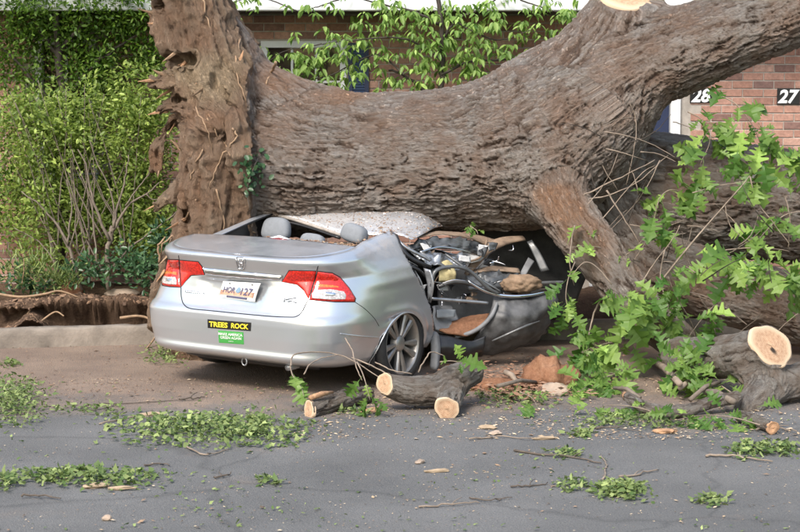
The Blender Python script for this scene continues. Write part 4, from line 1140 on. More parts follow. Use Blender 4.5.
# lamps
LR_in = [(282.3, 281.9), (289.3, 270.6), (316.0, 271.2), (314.6, 278), (308.4, 299.3), (303.6, 290.2), (297.6, 284.6)]
LR_out = [(317.9, 271.5), (332.2, 273.3), (339.7, 277.4), (348.7, 287.9), (355.2, 298.0), (354.4, 301.9), (335, 301.6), (309.8, 299.9), (313, 288), (316.3, 277)]
LL_out = [(168.0, 259.8), (179.0, 260), (179.6, 274), (180.6, 287), (170, 286.4), (162.8, 285.3), (162.0, 282.6), (165.6, 270.6)]
LL_in = [(180.2, 260.3), (198.1, 261.9), (201.9, 266.8), (204.4, 274.8), (191.2, 275.1), (185.8, 281.1), (181.6, 286.6), (180.6, 274)]
def grow(poly, k):
    c = sum((Vector(p) for p in poly), Vector((0, 0))) / len(poly)
    return [tuple(Vector(p) + (Vector(p) - c).normalized() * k) for p in poly]
for nm_side, o_, i_ in (('right', LR_out, LR_in), ('left', LL_out, LL_in)):
    base = px_patch('tail_light', grow(o_, .9), M['seam'], .003, car, rim=.001)
    px_patch('red_lens', o_, M['red_lens'], .012, base, rim=.003, bulge=.006)
    b2 = px_patch('tail_light', grow(i_, .8), M['seam'], .003, car, rim=.001)
    px_patch('red_lens', i_, M['red_lens'], .010, b2, rim=.003, bulge=.003)
    if nm_side == 'right':
        px_patch('reversing_lens', [(314.5, 290.4), (330, 289.6), (343, 291.8), (345.5, 296), (344, 299.8), (330, 300.3), (312.5, 298.8), (312.2, 294)], M['clear'], .021, base, rim=.017)
        px_patch('amber_lens', [(318.0, 284.2), (336, 286.2), (341, 289), (317.6, 288.0)], M['amber'], .020, base, rim=.017)
        px_patch('bulb', [(323, 292.5), (332, 292.8), (338, 295), (332, 297.3), (324, 296.6)], M['chrome'], .026, base, rim=.02)
    else:
        px_patch('reversing_lens', [(165.4, 276.8), (177, 277.5), (178.4, 281), (178.0, 285.0), (170, 285.0), (164.2, 283.6), (163.6, 281)], M['clear'], .021, base, rim=.017)
        px_patch('amber_lens', [(166.8, 271.6), (178.4, 272.4), (178.6, 275.4), (166.0, 274.6)], M['amber'], .020, base, rim=.017)
        px_patch('bulb', [(168, 279), (174, 279.4), (174, 282.6), (168, 282)], M['chrome'], .026, base, rim=.02)
# panel gaps
px_line('panel_gap', [(181, 287.5), (181.4, 297), (184, 304.5), (191, 308.6), (210, 310.6), (241.6, 313.8), (270, 316.3), (289, 317.2), (296, 316.6), (301.5, 312.5), (305, 306), (308.4, 299.6)], .0042, M['seam'], car)
px_line('panel_gap', [(179.2, 259.6), (178.8, 257.6), (178.6, 255.4)], .0036, M['seam'], car)
px_line('panel_gap', [(317, 270.6), (317.5, 268), (318, 266)], .0036, M['seam'], car)
px_line('panel_gap', [(355, 302), (365, 309), (374, 318), (379, 326)], .0025, M['seam'], car)
px_line('bumper_crease', [(340, 333.5), (352, 335.3), (368, 336.8), (383, 337.6)], .006, M['paint'], car, taper=True)
# chrome bar above the plate
ch_o = px_patch('chrome_bar', [(203.2, 267.6), (222, 269.6), (250, 272.3), (283.2, 275.6), (281.8, 281.2), (250, 279.0), (225, 277), (206, 274.8)], M['chrome'], .016, car, rim=.004, bulge=.004)
# number plate
def quad_map(tl, tr, br, bl, off):
    def f(u, v):     # u,v in 0..1, v down
        a = Vector(tl).lerp(Vector(tr), u); b = Vector(bl).lerp(Vector(br), u); q = a.lerp(b, v)
        return hit(q.x, q.y, off)
    return f
PT = (224.4, 279.4), (261.9, 282.2), (256.8, 302.2), (219.6, 297.0)
pc = [hit(*p, 0.018)[0] for p in PT]
pn = (pc[1] - pc[0]).cross(pc[3] - pc[0]).normalized(); pn = pn if pn.dot(CAMP - pc[0]) > 0 else -pn
def plate_pt(u, v, o): return pc[0].lerp(pc[1], u).lerp(pc[3].lerp(pc[2], u), v) + pn * (o + .006 * math.sin(3 * v) - .01 * max(0, v - .7) * (1 - u))
def plate_grid(name, u0, u1, v0, v1, o, mat, parent, th=.004):
    nu_, nv_ = 10, 8; vs = []; 
    for s_ in (0, -th):
        for i in range(nu_ + 1):
            for j in range(nv_ + 1):
                vs.append(plate_pt(u0 + (u1 - u0) * i / nu_, v0 + (v1 - v0) * j / nv_, o + s_))
    fs = []; st = nv_ + 1; half_ = (nu_ + 1) * st
    for i in range(nu_):
        for j in range(nv_):
            a = i * st + j; fs.append((a, a + 1, a + st + 1, a + st)); fs.append((a + half_, a + st + half_, a + st + 1 + half_, a + 1 + half_))
    for i in range(nu_):
        for j in (0, nv_): a = i * st + j; fs.append((a, a + st, a + st + half_, a + half_))
    for j in range(nv_):
        for i in (0, nu_): a = i * st + j; fs.append((a, a + 1, a + 1 + half_, a + half_))
    return ob(name, mesh_from(name, vs, fs, True), mat, parent)
M['plate_white'] = plain('plate_white', (0.78, 0.78, 0.76), 0.4)
M['plate_peach'] = plain('plate_peach', (0.70, 0.40, 0.29), 0.4, var=0.35, scale=40)
M['plate_ink'] = plain('plate_ink', (0.12, 0.12, 0.2), 0.5)
M['plate_blue'] = plain('plate_blue', (0.22, 0.34, 0.47), 0.5)
np_o = plate_grid('number_plate', 0, 1, 0, 1, 0, M['plate_white'], car)
plate_grid('plate_band', 0.04, 0.93, 0.52, 0.80, .0032, M['plate_peach'], np_o, .003)
plate_grid('plate_strip', 0.22, 0.78, 0.84, 0.95, .003, M['plate_ink'], np_o, .003)
for u_ in (.2, .8): MB().tube([plate_pt(u_, .09, -.002), plate_pt(u_, .09, .006)], .007, 8).build('screw', M['grey_metal'], np_o)
def text_on(s, fn, name, mat, parent, bold=.03, asp=1.0, u0=0, u1=1, v0=0, v1=1, off=.004):
    me = text_mesh(s, 1.0, bold, 0, 0)
    co = np.zeros(len(me.vertices) * 3); me.vertices.foreach_get('co', co); co = co.reshape(-1, 3)
    lo, hi = co.min(0), co.max(0); k = (co - lo) / (hi - lo + 1e-9)
    for v, q in zip(me.vertices, k):
        v.co = fn(u0 + (u1 - u0) * q[0], v1 - (v1 - v0) * q[1])
    me.update(); return ob(name, me, mat, parent)
text_on('HOR', lambda u, v: plate_pt(u, v, .0062), 'lettering', M['plate_ink'], np_o, .02, u0=.10, u1=.42, v0=.30, v1=.66)
text_on('127', lambda u, v: plate_pt(u, v, .0062), 'lettering', M['plate_ink'], np_o, .02, u0=.58, u1=.88, v0=.30, v1=.72)
bl_ = [plate_pt(.50 + .06 * math.cos(w) * (1 + .2 * math.sin(3 * w)), .46 + .17 * math.sin(w), .0062) for w in np.linspace(0, 6.28, 15)[:-1]]
ob('emblem', mesh_from('emblem', bl_, [tuple(range(14))]), M['plate_blue'], np_o)
# stickers
M['sticker_black'] = plain('sticker_black', (0.012, 0.012, 0.012), 0.45)
M['sticker_yellow'] = plain('sticker_yellow', (0.80, 0.66, 0.05), 0.5)
M['sticker_green'] = plain('sticker_green', (0.06, 0.33, 0.07), 0.5)
M['sticker_white'] = plain('sticker_white', (0.8, 0.85, 0.8), 0.5)
SQ = (207.6, 319.2), (251.4, 322.6), (250.8, 331.0), (207.9, 327.9)
st1 = px_patch('bumper_sticker', SQ, M['sticker_black'], .0035, car, rim=.002)
f1 = quad_map(*SQ, .006)
text_on('TREES', lambda u, v: f1(u, v)[0], 'lettering', M['sticker_yellow'], st1, .035, u0=.04, u1=.47, v0=.2, v1=.82)
text_on('ROCK', lambda u, v: f1(u, v)[0], 'lettering', M['sticker_yellow'], st1, .035, u0=.55, u1=.95, v0=.2, v1=.82)
SG = (218.2, 330.3), (243.4, 332.2), (244.0, 344.4), (219.0, 342.6)
st2 = px_patch('bumper_sticker', SG, M['sticker_green'], .003, car, rim=.0015)
f2 = quad_map(*SG, .0055)
text_on('MAKE AMERICA', lambda u, v: f2(u, v)[0], 'lettering', M['sticker_white'], st2, .02, u0=.02, u1=.97, v0=.14, v1=.36)
text_on('GREEN AGAIN', lambda u, v: f2(u, v)[0], 'lettering', M['sticker_white'], st2, .02, u0=.08, u1=.92, v0=.42, v1=.64)
text_on('***', lambda u, v: f2(u, v)[0], 'lettering', M['sticker_white'], st2, .0, u0=.4, u1=.6, v0=.76, v1=.86)
# emblem: rounded frame with an upright H flaring to the top
EQ = (235.6, 257.0), (246.4, 258.0), (246.2, 269.2), (236.0, 268.2)
fe = quad_map(*EQ, .004)
em = MB()
fr_pts = [(.06, .10), (.25, .0), (.75, .0), (.94, .10), (.90, .5), (.80, .9), (.70, 1.0), (.30, 1.0), (.20, .9), (.10, .5), (.06, .10)]
em.tube([fe(u, v)[0] for u, v in fr_pts], .0038, 6)
for (a, b) in (((.28, .12), (.38, .86)), ((.72, .12), (.62, .86))): em.tube([fe(*a)[0], fe((a[0] + b[0]) / 2, .5)[0], fe(*b)[0]], .0045, 6)
em.tube([fe(.34, .5)[0], fe(.66, .5)[0]], .004, 6)
em.build('emblem', M['chrome'], car, True)
# worn script badges (too small to read in the photograph)
def badge(pts_list, r_, mat): 
    m_ = MB()
    for pts in pts_list: m_.tube([hit(x, y, .003)[0] for x, y in pts], r_, 5)
    return m_.build('badge', mat, car, True)
badge([[(185.8 + i * 2.1, 290.4 + i * .18), (187.2 + i * 2.1, 292.6 + i * .18)] for i in range(9)] + [[(185.6, 291.8), (204.6, 293.4)]], .0032, M['chrome'])
badge([[(285.0, 298.2), (284.2, 302.0)], [(286.0, 299.8), (290, 298.8), (296.5, 297.6)], [(288, 301.6), (292, 301.0), (296.8, 303.0)]], .0045, M['grey_metal'])
# tow eye
c_, n_ = hit(244, 357.5); c_ = c_ + Vector((0, .03, -.035))
MB().tube([c_ + car_right * .022 * math.cos(w) + Vector((0, 0, .028 * math.sin(w))) for w in np.linspace(0, 6.283, 16)], .006, 6, cap=False).build('tow_eye', M['grey_metal'], car, True)
MB().tube([LW(-.55, -.70, .22), LW(-.3, -.76, .22), LW(.3, -.76, .22), LW(.6, -.68, .22)], .03, 8).build('valance', M['black_trim'], car, True)
MB().box(LW(0, 0.25, .23), (1.3, 1.9, .03), CM.to_3x3()).build('floor_pan', M['cabin'], car)
MB().tube([LW(.45, -.86, .215), LW(.45, -.5, .22)], .024, 10).build('exhaust_pipe', M['grey_metal'], car, True)

# arch lips (rolled edge) and inner liners
for sg in (1, -1):
    if sg < 0 : pass
    pts = []
    for w in np.linspace(R(-4), R(184), 40):
        y, z = AC[0] + math.cos(w) * AR, AC[1] + math.sin(w) * AR
        xw = float(np.interp(z, *WZs)) if y >= 0 else float(np.interp(z, *WZs)) * (1 - (abs(y) / .95) ** NEXP) ** (1 / NEXP)
        pts.append(LW(sg * (xw + .010), y, z))
    MB().tube(pts, .006, 6).build('arch_lip', M['paint'], car, True)
    lm = MB()
    vs = []
    for w in np.linspace(R(-5), R(185), 24):
        for xx in (.845, .50): vs.append(LW(sg * xx, AC[0] + math.cos(w) * (AR + .004), AC[1] + math.sin(w) * (AR + .004)))
    lm.add(vs, [(2 * i, 2 * i + 1, 2 * i + 3, 2 * i + 2) for i in range(23)])
    lm.add([LW(sg * .50, -.36, .15), LW(sg * .50, .36, .15), LW(sg * .50, .36, .57), LW(sg * .50, -.36, .57)], [(0, 1, 2, 3)])
    lo_ = lm.build('wheel_liner', M['seam'], car); lo_.modifiers.new('t', 'SOLIDIFY').thickness = .004

# ---- wheels
def lathe(prof, seg, cx):
    """prof: (offset along axle, radius)"""
    vs, fs = [], []
    for k in range(seg):
        w = 2 * math.pi * k / seg
        for (a, r_) in prof: vs.append(Vector((cx + a, math.cos(w) * r_, math.sin(w) * r_)))
    n_ = len(prof)
    for k in range(seg):
        k2 = (k + 1) % seg
        for j in range(n_ - 1): fs.append((k * n_ + j, k2 * n_ + j, k2 * n_ + j + 1, k * n_ + j + 1))
    return vs, fs
WR = .315
def wheel(sg, first=None):
    MW = CM @ Matrix.Translation((sg * .80, 0, WR + .005)) @ Matrix.Rotation(R(-2.5 * sg), 4, 'Y') @ Matrix.Diagonal((sg, 1, 1, 1))
    def put(name, v, f, mat, parent, sm_=True):
        return ob(name, mesh_from(name, [MW @ Vector(q) for q in v], f, sm_), mat, parent)
    # tyre
    pr = [(-.13, .225), (-.135, .25), (-.125, .295), (-.10, .31), (-.06, .315), (.03, .315), (.055, .31), (.072, .295), (.08, .26), (.074, .238), (.064, .232)]
    v, f = lathe(pr, 56, 0); ty = put('wheel', v, f, M['rubber'], car)
    v, f = lathe([(.066, .236), (.072, .233), (.070, .226), (.05, .218), (.02, .21), (-.10, .205), (-.12, .22)], 56, 0); put('rim', v, f, M['rim'], ty)
    v, f = lathe([(-.03, 0.0), (-.03, .205)], 40, 0); put('brake_disc', v, f, M['seam'], ty)
    sp_m = MB()
    for k in range(10):
        a0 = 2 * math.pi * k / 10 + (.10 if k % 2 else -.10)
        pts = []
        w0 = [(.05, .016, .045), (.10, .022, .052), (.16, .030, .055), (.222, .040, .060)]
        vs = []
        for (r_, hw, ax_) in w0:
            for (s_, dx) in ((-1, -.012), (-.55, 0), (.55, 0), (1, -.012)):
                aa = a0 * 1.0 + s_ * hw / r_ * .72
                vs.append((ax_ + dx, math.cos(aa) * r_, math.sin(aa) * r_))
            for s_ in (1, -1):
                aa = a0 + s_ * hw / r_ * .6; vs.append((ax_ - .035, math.cos(aa) * r_, math.sin(aa) * r_))
        fs = []
        for j in range(3):
            for q in range(6): q2 = (q + 1) % 6; fs.append((j * 6 + q, j * 6 + q2, (j + 1) * 6 + q2, (j + 1) * 6 + q))
        put('spoke', vs, fs, M['rim'], ty, False)
    v, f = lathe([(.0, .065), (.045, .062), (.056, .05), (.06, .03), (.062, 0.0)], 32, 0); put('hub_cap', v, f, M['rim'], ty)
    return ty
wheel(1); wheel(-1)
# ---- the wrecked cabin
def on_plane(px, py, n_loc, d_loc):
    """point on a plane of the car's own frame (n . p = d)"""
    d_ = ray(px, py); o_l = CMI @ CAMP; d_l = CMI.to_3x3() @ d_
    n_ = Vector(n_loc); t = (d_loc - n_.dot(o_l)) / n_.dot(d_l)
    return CM @ (o_l + d_l * t)
def PX(px, py, x): return on_plane(px, py, (1, 0, 0), x)
def PYl(px, py, y): return on_plane(px, py, (0, 1, 0), y)
def sheet(name, net, mat, parent, nu_=24, nv_=24, amp=.01, freq=6, seed=1, thick=.004, dirt=0.0, smooth=True, ridge=0.0):
    """crumpled sheet metal through a net of control points (rows of world points)"""
    rows_ = [spline(r_, nu_) for r_ in net]
    cols = np.array([spline([r_[k] for r_ in rows_], nv_) for k in range(nu_)])          # nu, nv, 3
    Vv = cols.reshape(-1, 3)
    nrm = np.cross(np.gradient(cols, axis=0).reshape(-1, 3), np.gradient(cols, axis=1).reshape(-1, 3)); nrm /= np.linalg.norm(nrm, axis=1)[:, None] + 1e-9
    dsp = amp * fbm(Vv * freq, 3, seed)
    if ridge: dsp = dsp + ridge * (1 - 2 * np.abs(fbm(Vv * freq * 1.7, 2, seed + 9)))
    Vv = Vv + nrm * dsp[:, None]
    me = fast_mesh(name, Vv, grid_faces(nu_, nv_), smooth); fattr(me, 'dirt', np.full(len(Vv), dirt))
    o = ob(name, me, mat, parent); m_ = o.modifiers.new('thickness', 'SOLIDIFY'); m_.thickness = thick; m_.offset = 0
    return o
def wtube(name, pts, r_, mat, parent, n=16, seg=8, flat=None):
    q = [Vector(v) for v in spline(pts, n)]
    rad = r_ if not hasattr(r_, '__len__') else list(np.interp(np.linspace(0, 1, n), np.linspace(0, 1, len(r_)), r_))
    return MB().tube(q, rad, seg, flat=flat).build(name, mat, parent, True)

# right C-pillar stub, pushed in and torn off at the top
ringR = [ring[i] for i in range(half) if -.44 <= ring[i, 1] <= .06 and ring[i, 0] > .5]
lo_row = [LW(*ringR[int(k)]) for k in np.linspace(len(ringR) - 1, 0, 7)]
top_px = [(345, 250.5), (355, 247), (365, 242.5), (374, 240), (383, 236), (391, 234), (397, 232.5)]
top_row = [PX(x, y, .62 + .02 * i) for i, (x, y) in enumerate(top_px)]
mid_row = [a.lerp(b, .5) + car_right * .015 + Vector((0, 0, .006)) for a, b in zip(lo_row, top_row)]
# left C-pillar
lp0 = [PX(200, 240, -.74), PX(226, 229, -.72), PX(250, 219, -.70), PX(271, 212.5, -.68)]
lp1 = [PX(211, 240, -.70), PX(233, 230.2, -.68), PX(254, 220.8, -.66), PX(272, 214.0, -.64)]
sheet('rear_pillar', [lp0, lp1], M['paint'], car, 16, 6, .003, 6, 7, thick=.01)
wtube('window_seal', [p + Vector((0, -.01, -.004)) for p in lp1], .008, M['black_trim'], car)
M['edge_dust'] = plain('dusty_roof_edge', (0.36, 0.32, 0.29), .7, var=.3, scale=18)
# roof skin, folded down over the seats
net = [[P(271, 213.5, 13.98), P(300, 221, 13.85), P(341, 234, 13.62), P(372, 236, 13.5), P(396, 236, 13.40), P(411, 241, 13.38)],
       [P(282, 211, 14.05), P(310, 214, 13.95), P(345, 222, 13.75), P(375, 224, 13.65), P(403, 226, 13.58), P(424, 234, 13.52)],
       [P(296, 208, 14.16), P(322, 209.5, 14.08), P(350, 211, 14.0), P(380, 213, 13.9), P(417, 216, 13.82), P(433, 229, 13.72)],
       [P(306, 205, 14.4), P(328, 206, 14.4), P(352, 207, 14.4), P(382, 209, 14.3), P(424, 213, 14.2), P(442, 227, 14.0)]]
roof = sheet('roof_panel', net, M['roof_paint'], car, 17, 10, .006, 6, 11, thick=.004, dirt=.12, ridge=.014, smooth=False)
wtube('roof_edge', [P(262, 216, 13.97), P(271, 214, 13.97), P(300, 221.5, 13.84), P(341, 235, 13.6), P(350, 237.5, 13.58)], [.008, .014, .015, .014, .010], M['edge_dust'], car, 20)
wtube('window_seal', [P(262, 218, 13.96), P(300, 225, 13.82), P(340, 238, 13.59)], .012, M['black_trim'], car, 20)
# parcel shelf, seats, headrests, cabin lining
shelf_c = [[LW(-.64, -.42, 1.055), LW(0, -.44, 1.075), LW(.60, -.42, 1.045)], [LW(-.64, -.1, 1.035), LW(0, -.1, 1.045), LW(.62, -.1, 1.035)], [LW(-.62, .1, 1.0), LW(0, .12, 1.0), LW(.62, .1, 1.0)]]
shelf = sheet('parcel_shelf', shelf_c, M['trim_grey'], car, 20, 14, .004, 6, 3, thick=.008)
sheet('seat_back', [[LW(-.62, .12, 1.02), LW(0, .12, 1.03), LW(.62, .12, 1.0)], [LW(-.62, .02, .6), LW(0, .0, .6), LW(.62, .02, .6)], [LW(-.6, .0, .3), LW(0, .0, .3), LW(.6, .0, .3)]], M['seat'], car, 16, 12, .01, 5, 4, thick=.09)
sheet('cabin_lining', [[PX(206, 240, -.72), PX(232, 229.5, -.72), PX(266, 217, -.72)], [PX(216, 242, -.70), PX(240, 236, -.71), PX(268, 228, -.72)], [PX(222, 246, -.68), PX(245, 244, -.70), PX(272, 242, -.71)]], M['black_trim'], car, 14, 10, .003, 5, 6, thick=.01)
def headrest(c, w, h, d_, tilt, mat):
    bm = bmesh.new(); bmesh.ops.create_cube(bm, size=1); bmesh.ops.subdivide_edges(bm, edges=bm.edges[:], cuts=6, use_grid_fill=True)
    for v in bm.verts:
        p = v.co * 2; q = Vector((p.x, p.y, p.z)); l4 = (abs(p.x) ** 3.2 + abs(p.y) ** 3.2 + abs(p.z) ** 3.2) ** (1 / 3.2)
        q = q / l4; taper_ = 1 - .12 * q.z
        v.co = Vector((q.x * w / 2 * taper_, q.y * d_ / 2, q.z * h / 2))
    bm.transform(Matrix.Translation(c) @ Matrix.Rotation(-TH + R(tilt[2]), 4, 'Z') @ Matrix.Rotation(R(tilt[1]), 4, 'Y') @ Matrix.Rotation(R(tilt[0]), 4, 'X'))
    me = bpy.data.meshes.new('headrest'); bm.to_mesh(me); bm.free(); me.polygons.foreach_set('use_smooth', [True] * len(me.polygons))
    return ob('headrest', me, mat, car)
headrest(P(276.5, 229, 13.80), .25, .19, .12, (-14, 0, 6), M['seat'])
headrest(P(313, 240, 13.55), .22, .10, .10, (-20, 4, 0), M['seat'])
headrest(P(354.5, 233.5, 13.30), .23, .15, .13, (-12, 12, -10), M['seat'])
# third brake lamp on the shelf
c0, c1 = PYl(266, 240.5, -.40), PYl(293, 242.5, -.40)
MB().tube([c0 + Vector((0, 0, .006)), c0.lerp(c1, .5) + Vector((0, 0, .022)), c1 + Vector((0, 0, .006))], [.012, .026, .012], 8).build('brake_light_housing', M['white'], car, True)
c0, c1 = PYl(268, 240.3, -.44), PYl(290, 242.2, -.44)
MB().tube([c0 + Vector((0, 0, .008)), c0.lerp(c1, .5) + Vector((0, 0, .014)), c1 + Vector((0, 0, .008))], [.008, .014, .008], 8).build('brake_light', plain('dull_red_lens', (0.16, 0.02, 0.02), .2), car, True)
MB().tube([LW(-.62, -.425, 1.062), LW(-.3, -.435, 1.078), LW(0, -.438, 1.083), LW(.3, -.435, 1.077), LW(.62, -.425, 1.055)], .009, 6).build('window_seal', M['black_trim'], car, True)

M['headl'] = plain('pale_lining', (0.5, 0.5, 0.5), .8)
# ---- wrecked right side: everything stands where the doors were, bulging outwards
# dark cabin behind (floor tub, far wall) so that the hole reads as depth
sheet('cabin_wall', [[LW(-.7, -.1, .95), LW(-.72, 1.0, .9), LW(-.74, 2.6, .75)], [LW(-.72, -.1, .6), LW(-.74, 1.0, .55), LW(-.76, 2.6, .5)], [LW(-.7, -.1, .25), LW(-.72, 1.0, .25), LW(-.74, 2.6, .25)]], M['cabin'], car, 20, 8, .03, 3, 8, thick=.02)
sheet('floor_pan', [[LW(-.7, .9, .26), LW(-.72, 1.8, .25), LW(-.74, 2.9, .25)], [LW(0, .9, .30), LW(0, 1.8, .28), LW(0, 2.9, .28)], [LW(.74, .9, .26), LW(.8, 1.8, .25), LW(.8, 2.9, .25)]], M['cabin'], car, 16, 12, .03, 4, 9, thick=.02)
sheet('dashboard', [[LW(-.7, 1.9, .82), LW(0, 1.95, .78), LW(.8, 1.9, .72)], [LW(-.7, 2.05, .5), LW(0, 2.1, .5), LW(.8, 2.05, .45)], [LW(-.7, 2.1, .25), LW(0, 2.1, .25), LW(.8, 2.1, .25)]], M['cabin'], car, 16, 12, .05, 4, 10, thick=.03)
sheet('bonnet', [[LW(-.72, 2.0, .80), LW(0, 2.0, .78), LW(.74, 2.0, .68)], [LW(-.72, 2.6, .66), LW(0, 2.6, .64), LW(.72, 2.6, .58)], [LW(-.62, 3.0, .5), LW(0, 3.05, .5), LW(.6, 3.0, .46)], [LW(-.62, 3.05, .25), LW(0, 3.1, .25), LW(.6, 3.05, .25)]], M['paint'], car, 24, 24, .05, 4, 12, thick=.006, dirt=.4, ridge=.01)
sheet('front_seat', [[P(446, 262, 14.05), P(470, 258, 14.2), P(492, 262, 14.3)], [P(442, 290, 13.95), P(470, 292, 14.1), P(500, 290, 14.2)], [P(440, 320, 13.9), P(470, 322, 14.0), P(500, 318, 14.1)]], M['trim_grey'], car, 16, 14, .04, 5, 13, thick=.06, ridge=.02)
# torn weather strips and frame rails curling off the pillar
W = 13.3
rails = [
    ([(396, 235, 13.28), (400, 246, 13.22), (408, 256, 13.2), (420, 263, 13.22), (431, 267, 13.28)], [.014, .02, .02, .018, .012], 'black_trim'),
    ([(397, 238, 13.26), (404, 246, 13.24), (414, 252, 13.25), (424, 257, 13.28), (430, 261, 13.3)], [.006, .012, .014, .012, .008], 'grey_metal'),
    ([(398, 246, 13.24), (403, 258, 13.2), (411, 266, 13.18), (420, 271, 13.2), (427, 279, 13.25)], [.010, .016, .016, .014, .010], 'black_trim'),
    ([(401, 256, 13.22), (409, 272, 13.2), (417, 285, 13.2), (423, 300, 13.2), (430, 322, 13.2), (436, 345, 13.22)], [.008, .014, .014, .014, .014, .014], 'black_trim'),
    ([(412, 266, 13.22), (420, 280, 13.22), (424, 292, 13.22), (427, 306, 13.22)], [.006, .008, .008, .006], 'grey_metal'),
    ([(430, 300, 13.2), (432, 280, 13.2), (437, 270, 13.22), (452, 266.5, 13.28), (466, 269, 13.34), (477, 277, 13.38), (488, 288, 13.42), (500, 294.5, 13.48)], [.016, .017, .016, .015, .015, .016, .016, .014], 'black_metal'),
    ([(445, 254, 13.5), (458, 263, 13.46), (470, 272, 13.44), (484, 281, 13.45), (497, 288, 13.5)], [.010, .012, .010, .008, .006], 'black_metal'),
    ([(452, 262, 13.42), (472, 274, 13.4), (490, 285, 13.42), (500, 291, 13.46)], [.006, .007, .007, .005], 'grey_metal'),
    ([(438, 287, 13.5), (452, 282, 13.52), (468, 283, 13.55), (482, 289, 13.56)], [.016, .02, .02, .014], 'black_metal'),
    ([(440, 284, 13.46), (454, 280, 13.48), (466, 281, 13.5)], [.004, .007, .004], 'chrome'),
    ([(431, 298.5, 13.3), (450, 300, 13.34), (470, 301.5, 13.4), (488, 303, 13.45)], [.013, .014, .014, .012], 'grey_metal'),
    ([(540, 283, 13.85), (552, 282.5, 13.9), (563, 282, 13.95)], [.014, .014, .012], 'grey_metal'),
    ([(538, 288.5, 13.8), (550, 288, 13.85), (562, 286, 13.9)], [.009, .009, .008], 'chrome'),
    ([(468, 262, 13.7), (479, 258, 13.75), (484, 250, 13.8), (487, 240, 13.9)], [.008, .010, .010, .008], 'dusty_metal'),
    ([(420, 252, 13.4), (440, 247, 13.5), (462, 250, 13.6), (480, 256, 13.7)], [.006, .008, .008, .006], 'chrome'),
    ([(531, 311, 13.72), (541, 303, 13.76), (551, 296, 13.82)], [.005, .006, .005], 'grey_metal'),
    ([(541, 330, 13.7), (546, 322, 13.72), (549, 312, 13.75), (551, 304, 13.8)], [.010, .008, .007, .006], 'grey_metal'),
]
for pts, r_, mt in rails:
    wtube('frame_rail', [P(*p) for p in pts], r_, M[mt], car, 22)
# jamb post of pale metal
sheet('door_jamb', [[P(424, 268, 13.24), P(427.5, 285, 13.2), P(428, 302, 13.2)], [P(431, 270, 13.2), P(434, 285, 13.18), P(431, 303, 13.2)]], M['grey_metal'], car, 14, 6, .008, 14, 14, thick=.01, ridge=.004)
# crushed roof side rail: folded dark and bright sheets
sheet('roof_rail', [[P(408, 243, 13.45), P(424, 237.5, 13.55), P(446, 236, 13.65), P(470, 238, 13.75), P(484, 243, 13.85)], [P(412, 249, 13.42), P(428, 245, 13.5), P(448, 244, 13.6), P(468, 246, 13.7), P(484, 250, 13.8)], [P(414, 253, 13.44), P(432, 250, 13.52), P(450, 249, 13.6), P(466, 251, 13.68), P(480, 256, 13.78)]], M['black_metal'], car, 26, 11, .02, 20, 15, thick=.006, ridge=.045, smooth=False)
sheet('roof_rail', [[P(412, 251, 13.42), P(430, 250, 13.5), P(450, 252, 13.6), P(470, 253, 13.68)], [P(420, 257, 13.4), P(436, 257, 13.46), P(452, 260, 13.55), P(468, 262, 13.62)], [P(428, 264, 13.38), P(440, 264, 13.42), P(456, 268, 13.5), P(468, 268, 13.58)]], M['grey_metal'], car, 22, 11, .02, 18, 16, thick=.005, ridge=.04, smooth=False)
sheet('headlining', [[P(460, 252, 13.72), P(470, 250, 13.8), P(482, 251, 13.85)], [P(456, 258, 13.70), P(470, 258, 13.76), P(484, 257, 13.8)], [P(462, 264, 13.70), P(472, 263, 13.74), P(480, 261, 13.78)]], M['headl'], car, 14, 10, .012, 8, 17, thick=.006)
sheet('roof_skin_edge', [[P(415, 236, 13.6), P(440, 231, 13.75), P(468, 233, 13.9), P(500, 240, 14.05)], [P(418, 238, 13.52), P(442, 234, 13.62), P(470, 238, 13.78), P(486, 246, 13.9)]], M['dusty_metal'], car, 26, 8, .012, 6, 18, thick=.01, ridge=.006)
sheet('foam_pad', [[P(439, 263, 13.5), P(448, 260, 13.5), P(455, 266, 13.52)], [P(439, 272, 13.48), P(447, 272, 13.48), P(456, 275, 13.5)], [P(439, 282, 13.5), P(448, 282, 13.5), P(455, 280, 13.52)]], M['foam'], car, 10, 10, .012, 14, 19, thick=.008, ridge=.012, smooth=False)
# arched front pillar caked with clay; a dark sheet beyond paints the hollow's shade
wtube('front_pillar', [P(466, 275, 13.75), P(474, 264, 13.8), P(482, 254, 13.85), P(492, 246, 13.9), P(506, 240.5, 14.0), P(524, 238, 14.1)], [.02, .035, .045, .05, .045, .03], M['dusty_metal'], car, 22, 10, flat=(Vector((.5, -.3, .8)).normalized(), .35))
sheet('cabin_shade_sheet', [[P(470, 222, 14.6), P(515, 222, 14.7), P(560, 222, 14.8), P(596, 222, 14.9)], [P(476, 260, 14.5), P(515, 258, 14.6), P(560, 262, 14.7), P(590, 262, 14.8)], [P(476, 290, 14.3), P(515, 288, 14.4), P(562, 290, 14.5), P(580, 292, 14.6)], [P(476, 325, 14.3), P(515, 325, 14.4), P(556, 318, 14.5), P(572, 318, 14.55)]], M['cabin'], car, 16, 12, .06, 4, 20, thick=.03)
sheet('door_frame', [[P(527, 242, 14.1), P(534, 256, 14.05), P(541, 272, 14.0)], [P(532, 240, 14.1), P(541, 254, 14.05), P(549, 270, 14.0)]], M['black_metal'], car, 12, 6, .01, 9, 21, thick=.02)
sheet('door_frame', [[P(519, 276, 13.85), P(524, 266, 13.9), P(528, 258, 14.0)], [P(524, 279, 13.83), P(530, 268, 13.88), P(534, 262, 13.98)]], M['trim_grey'], car, 12, 6, .006, 9, 22, thick=.015)
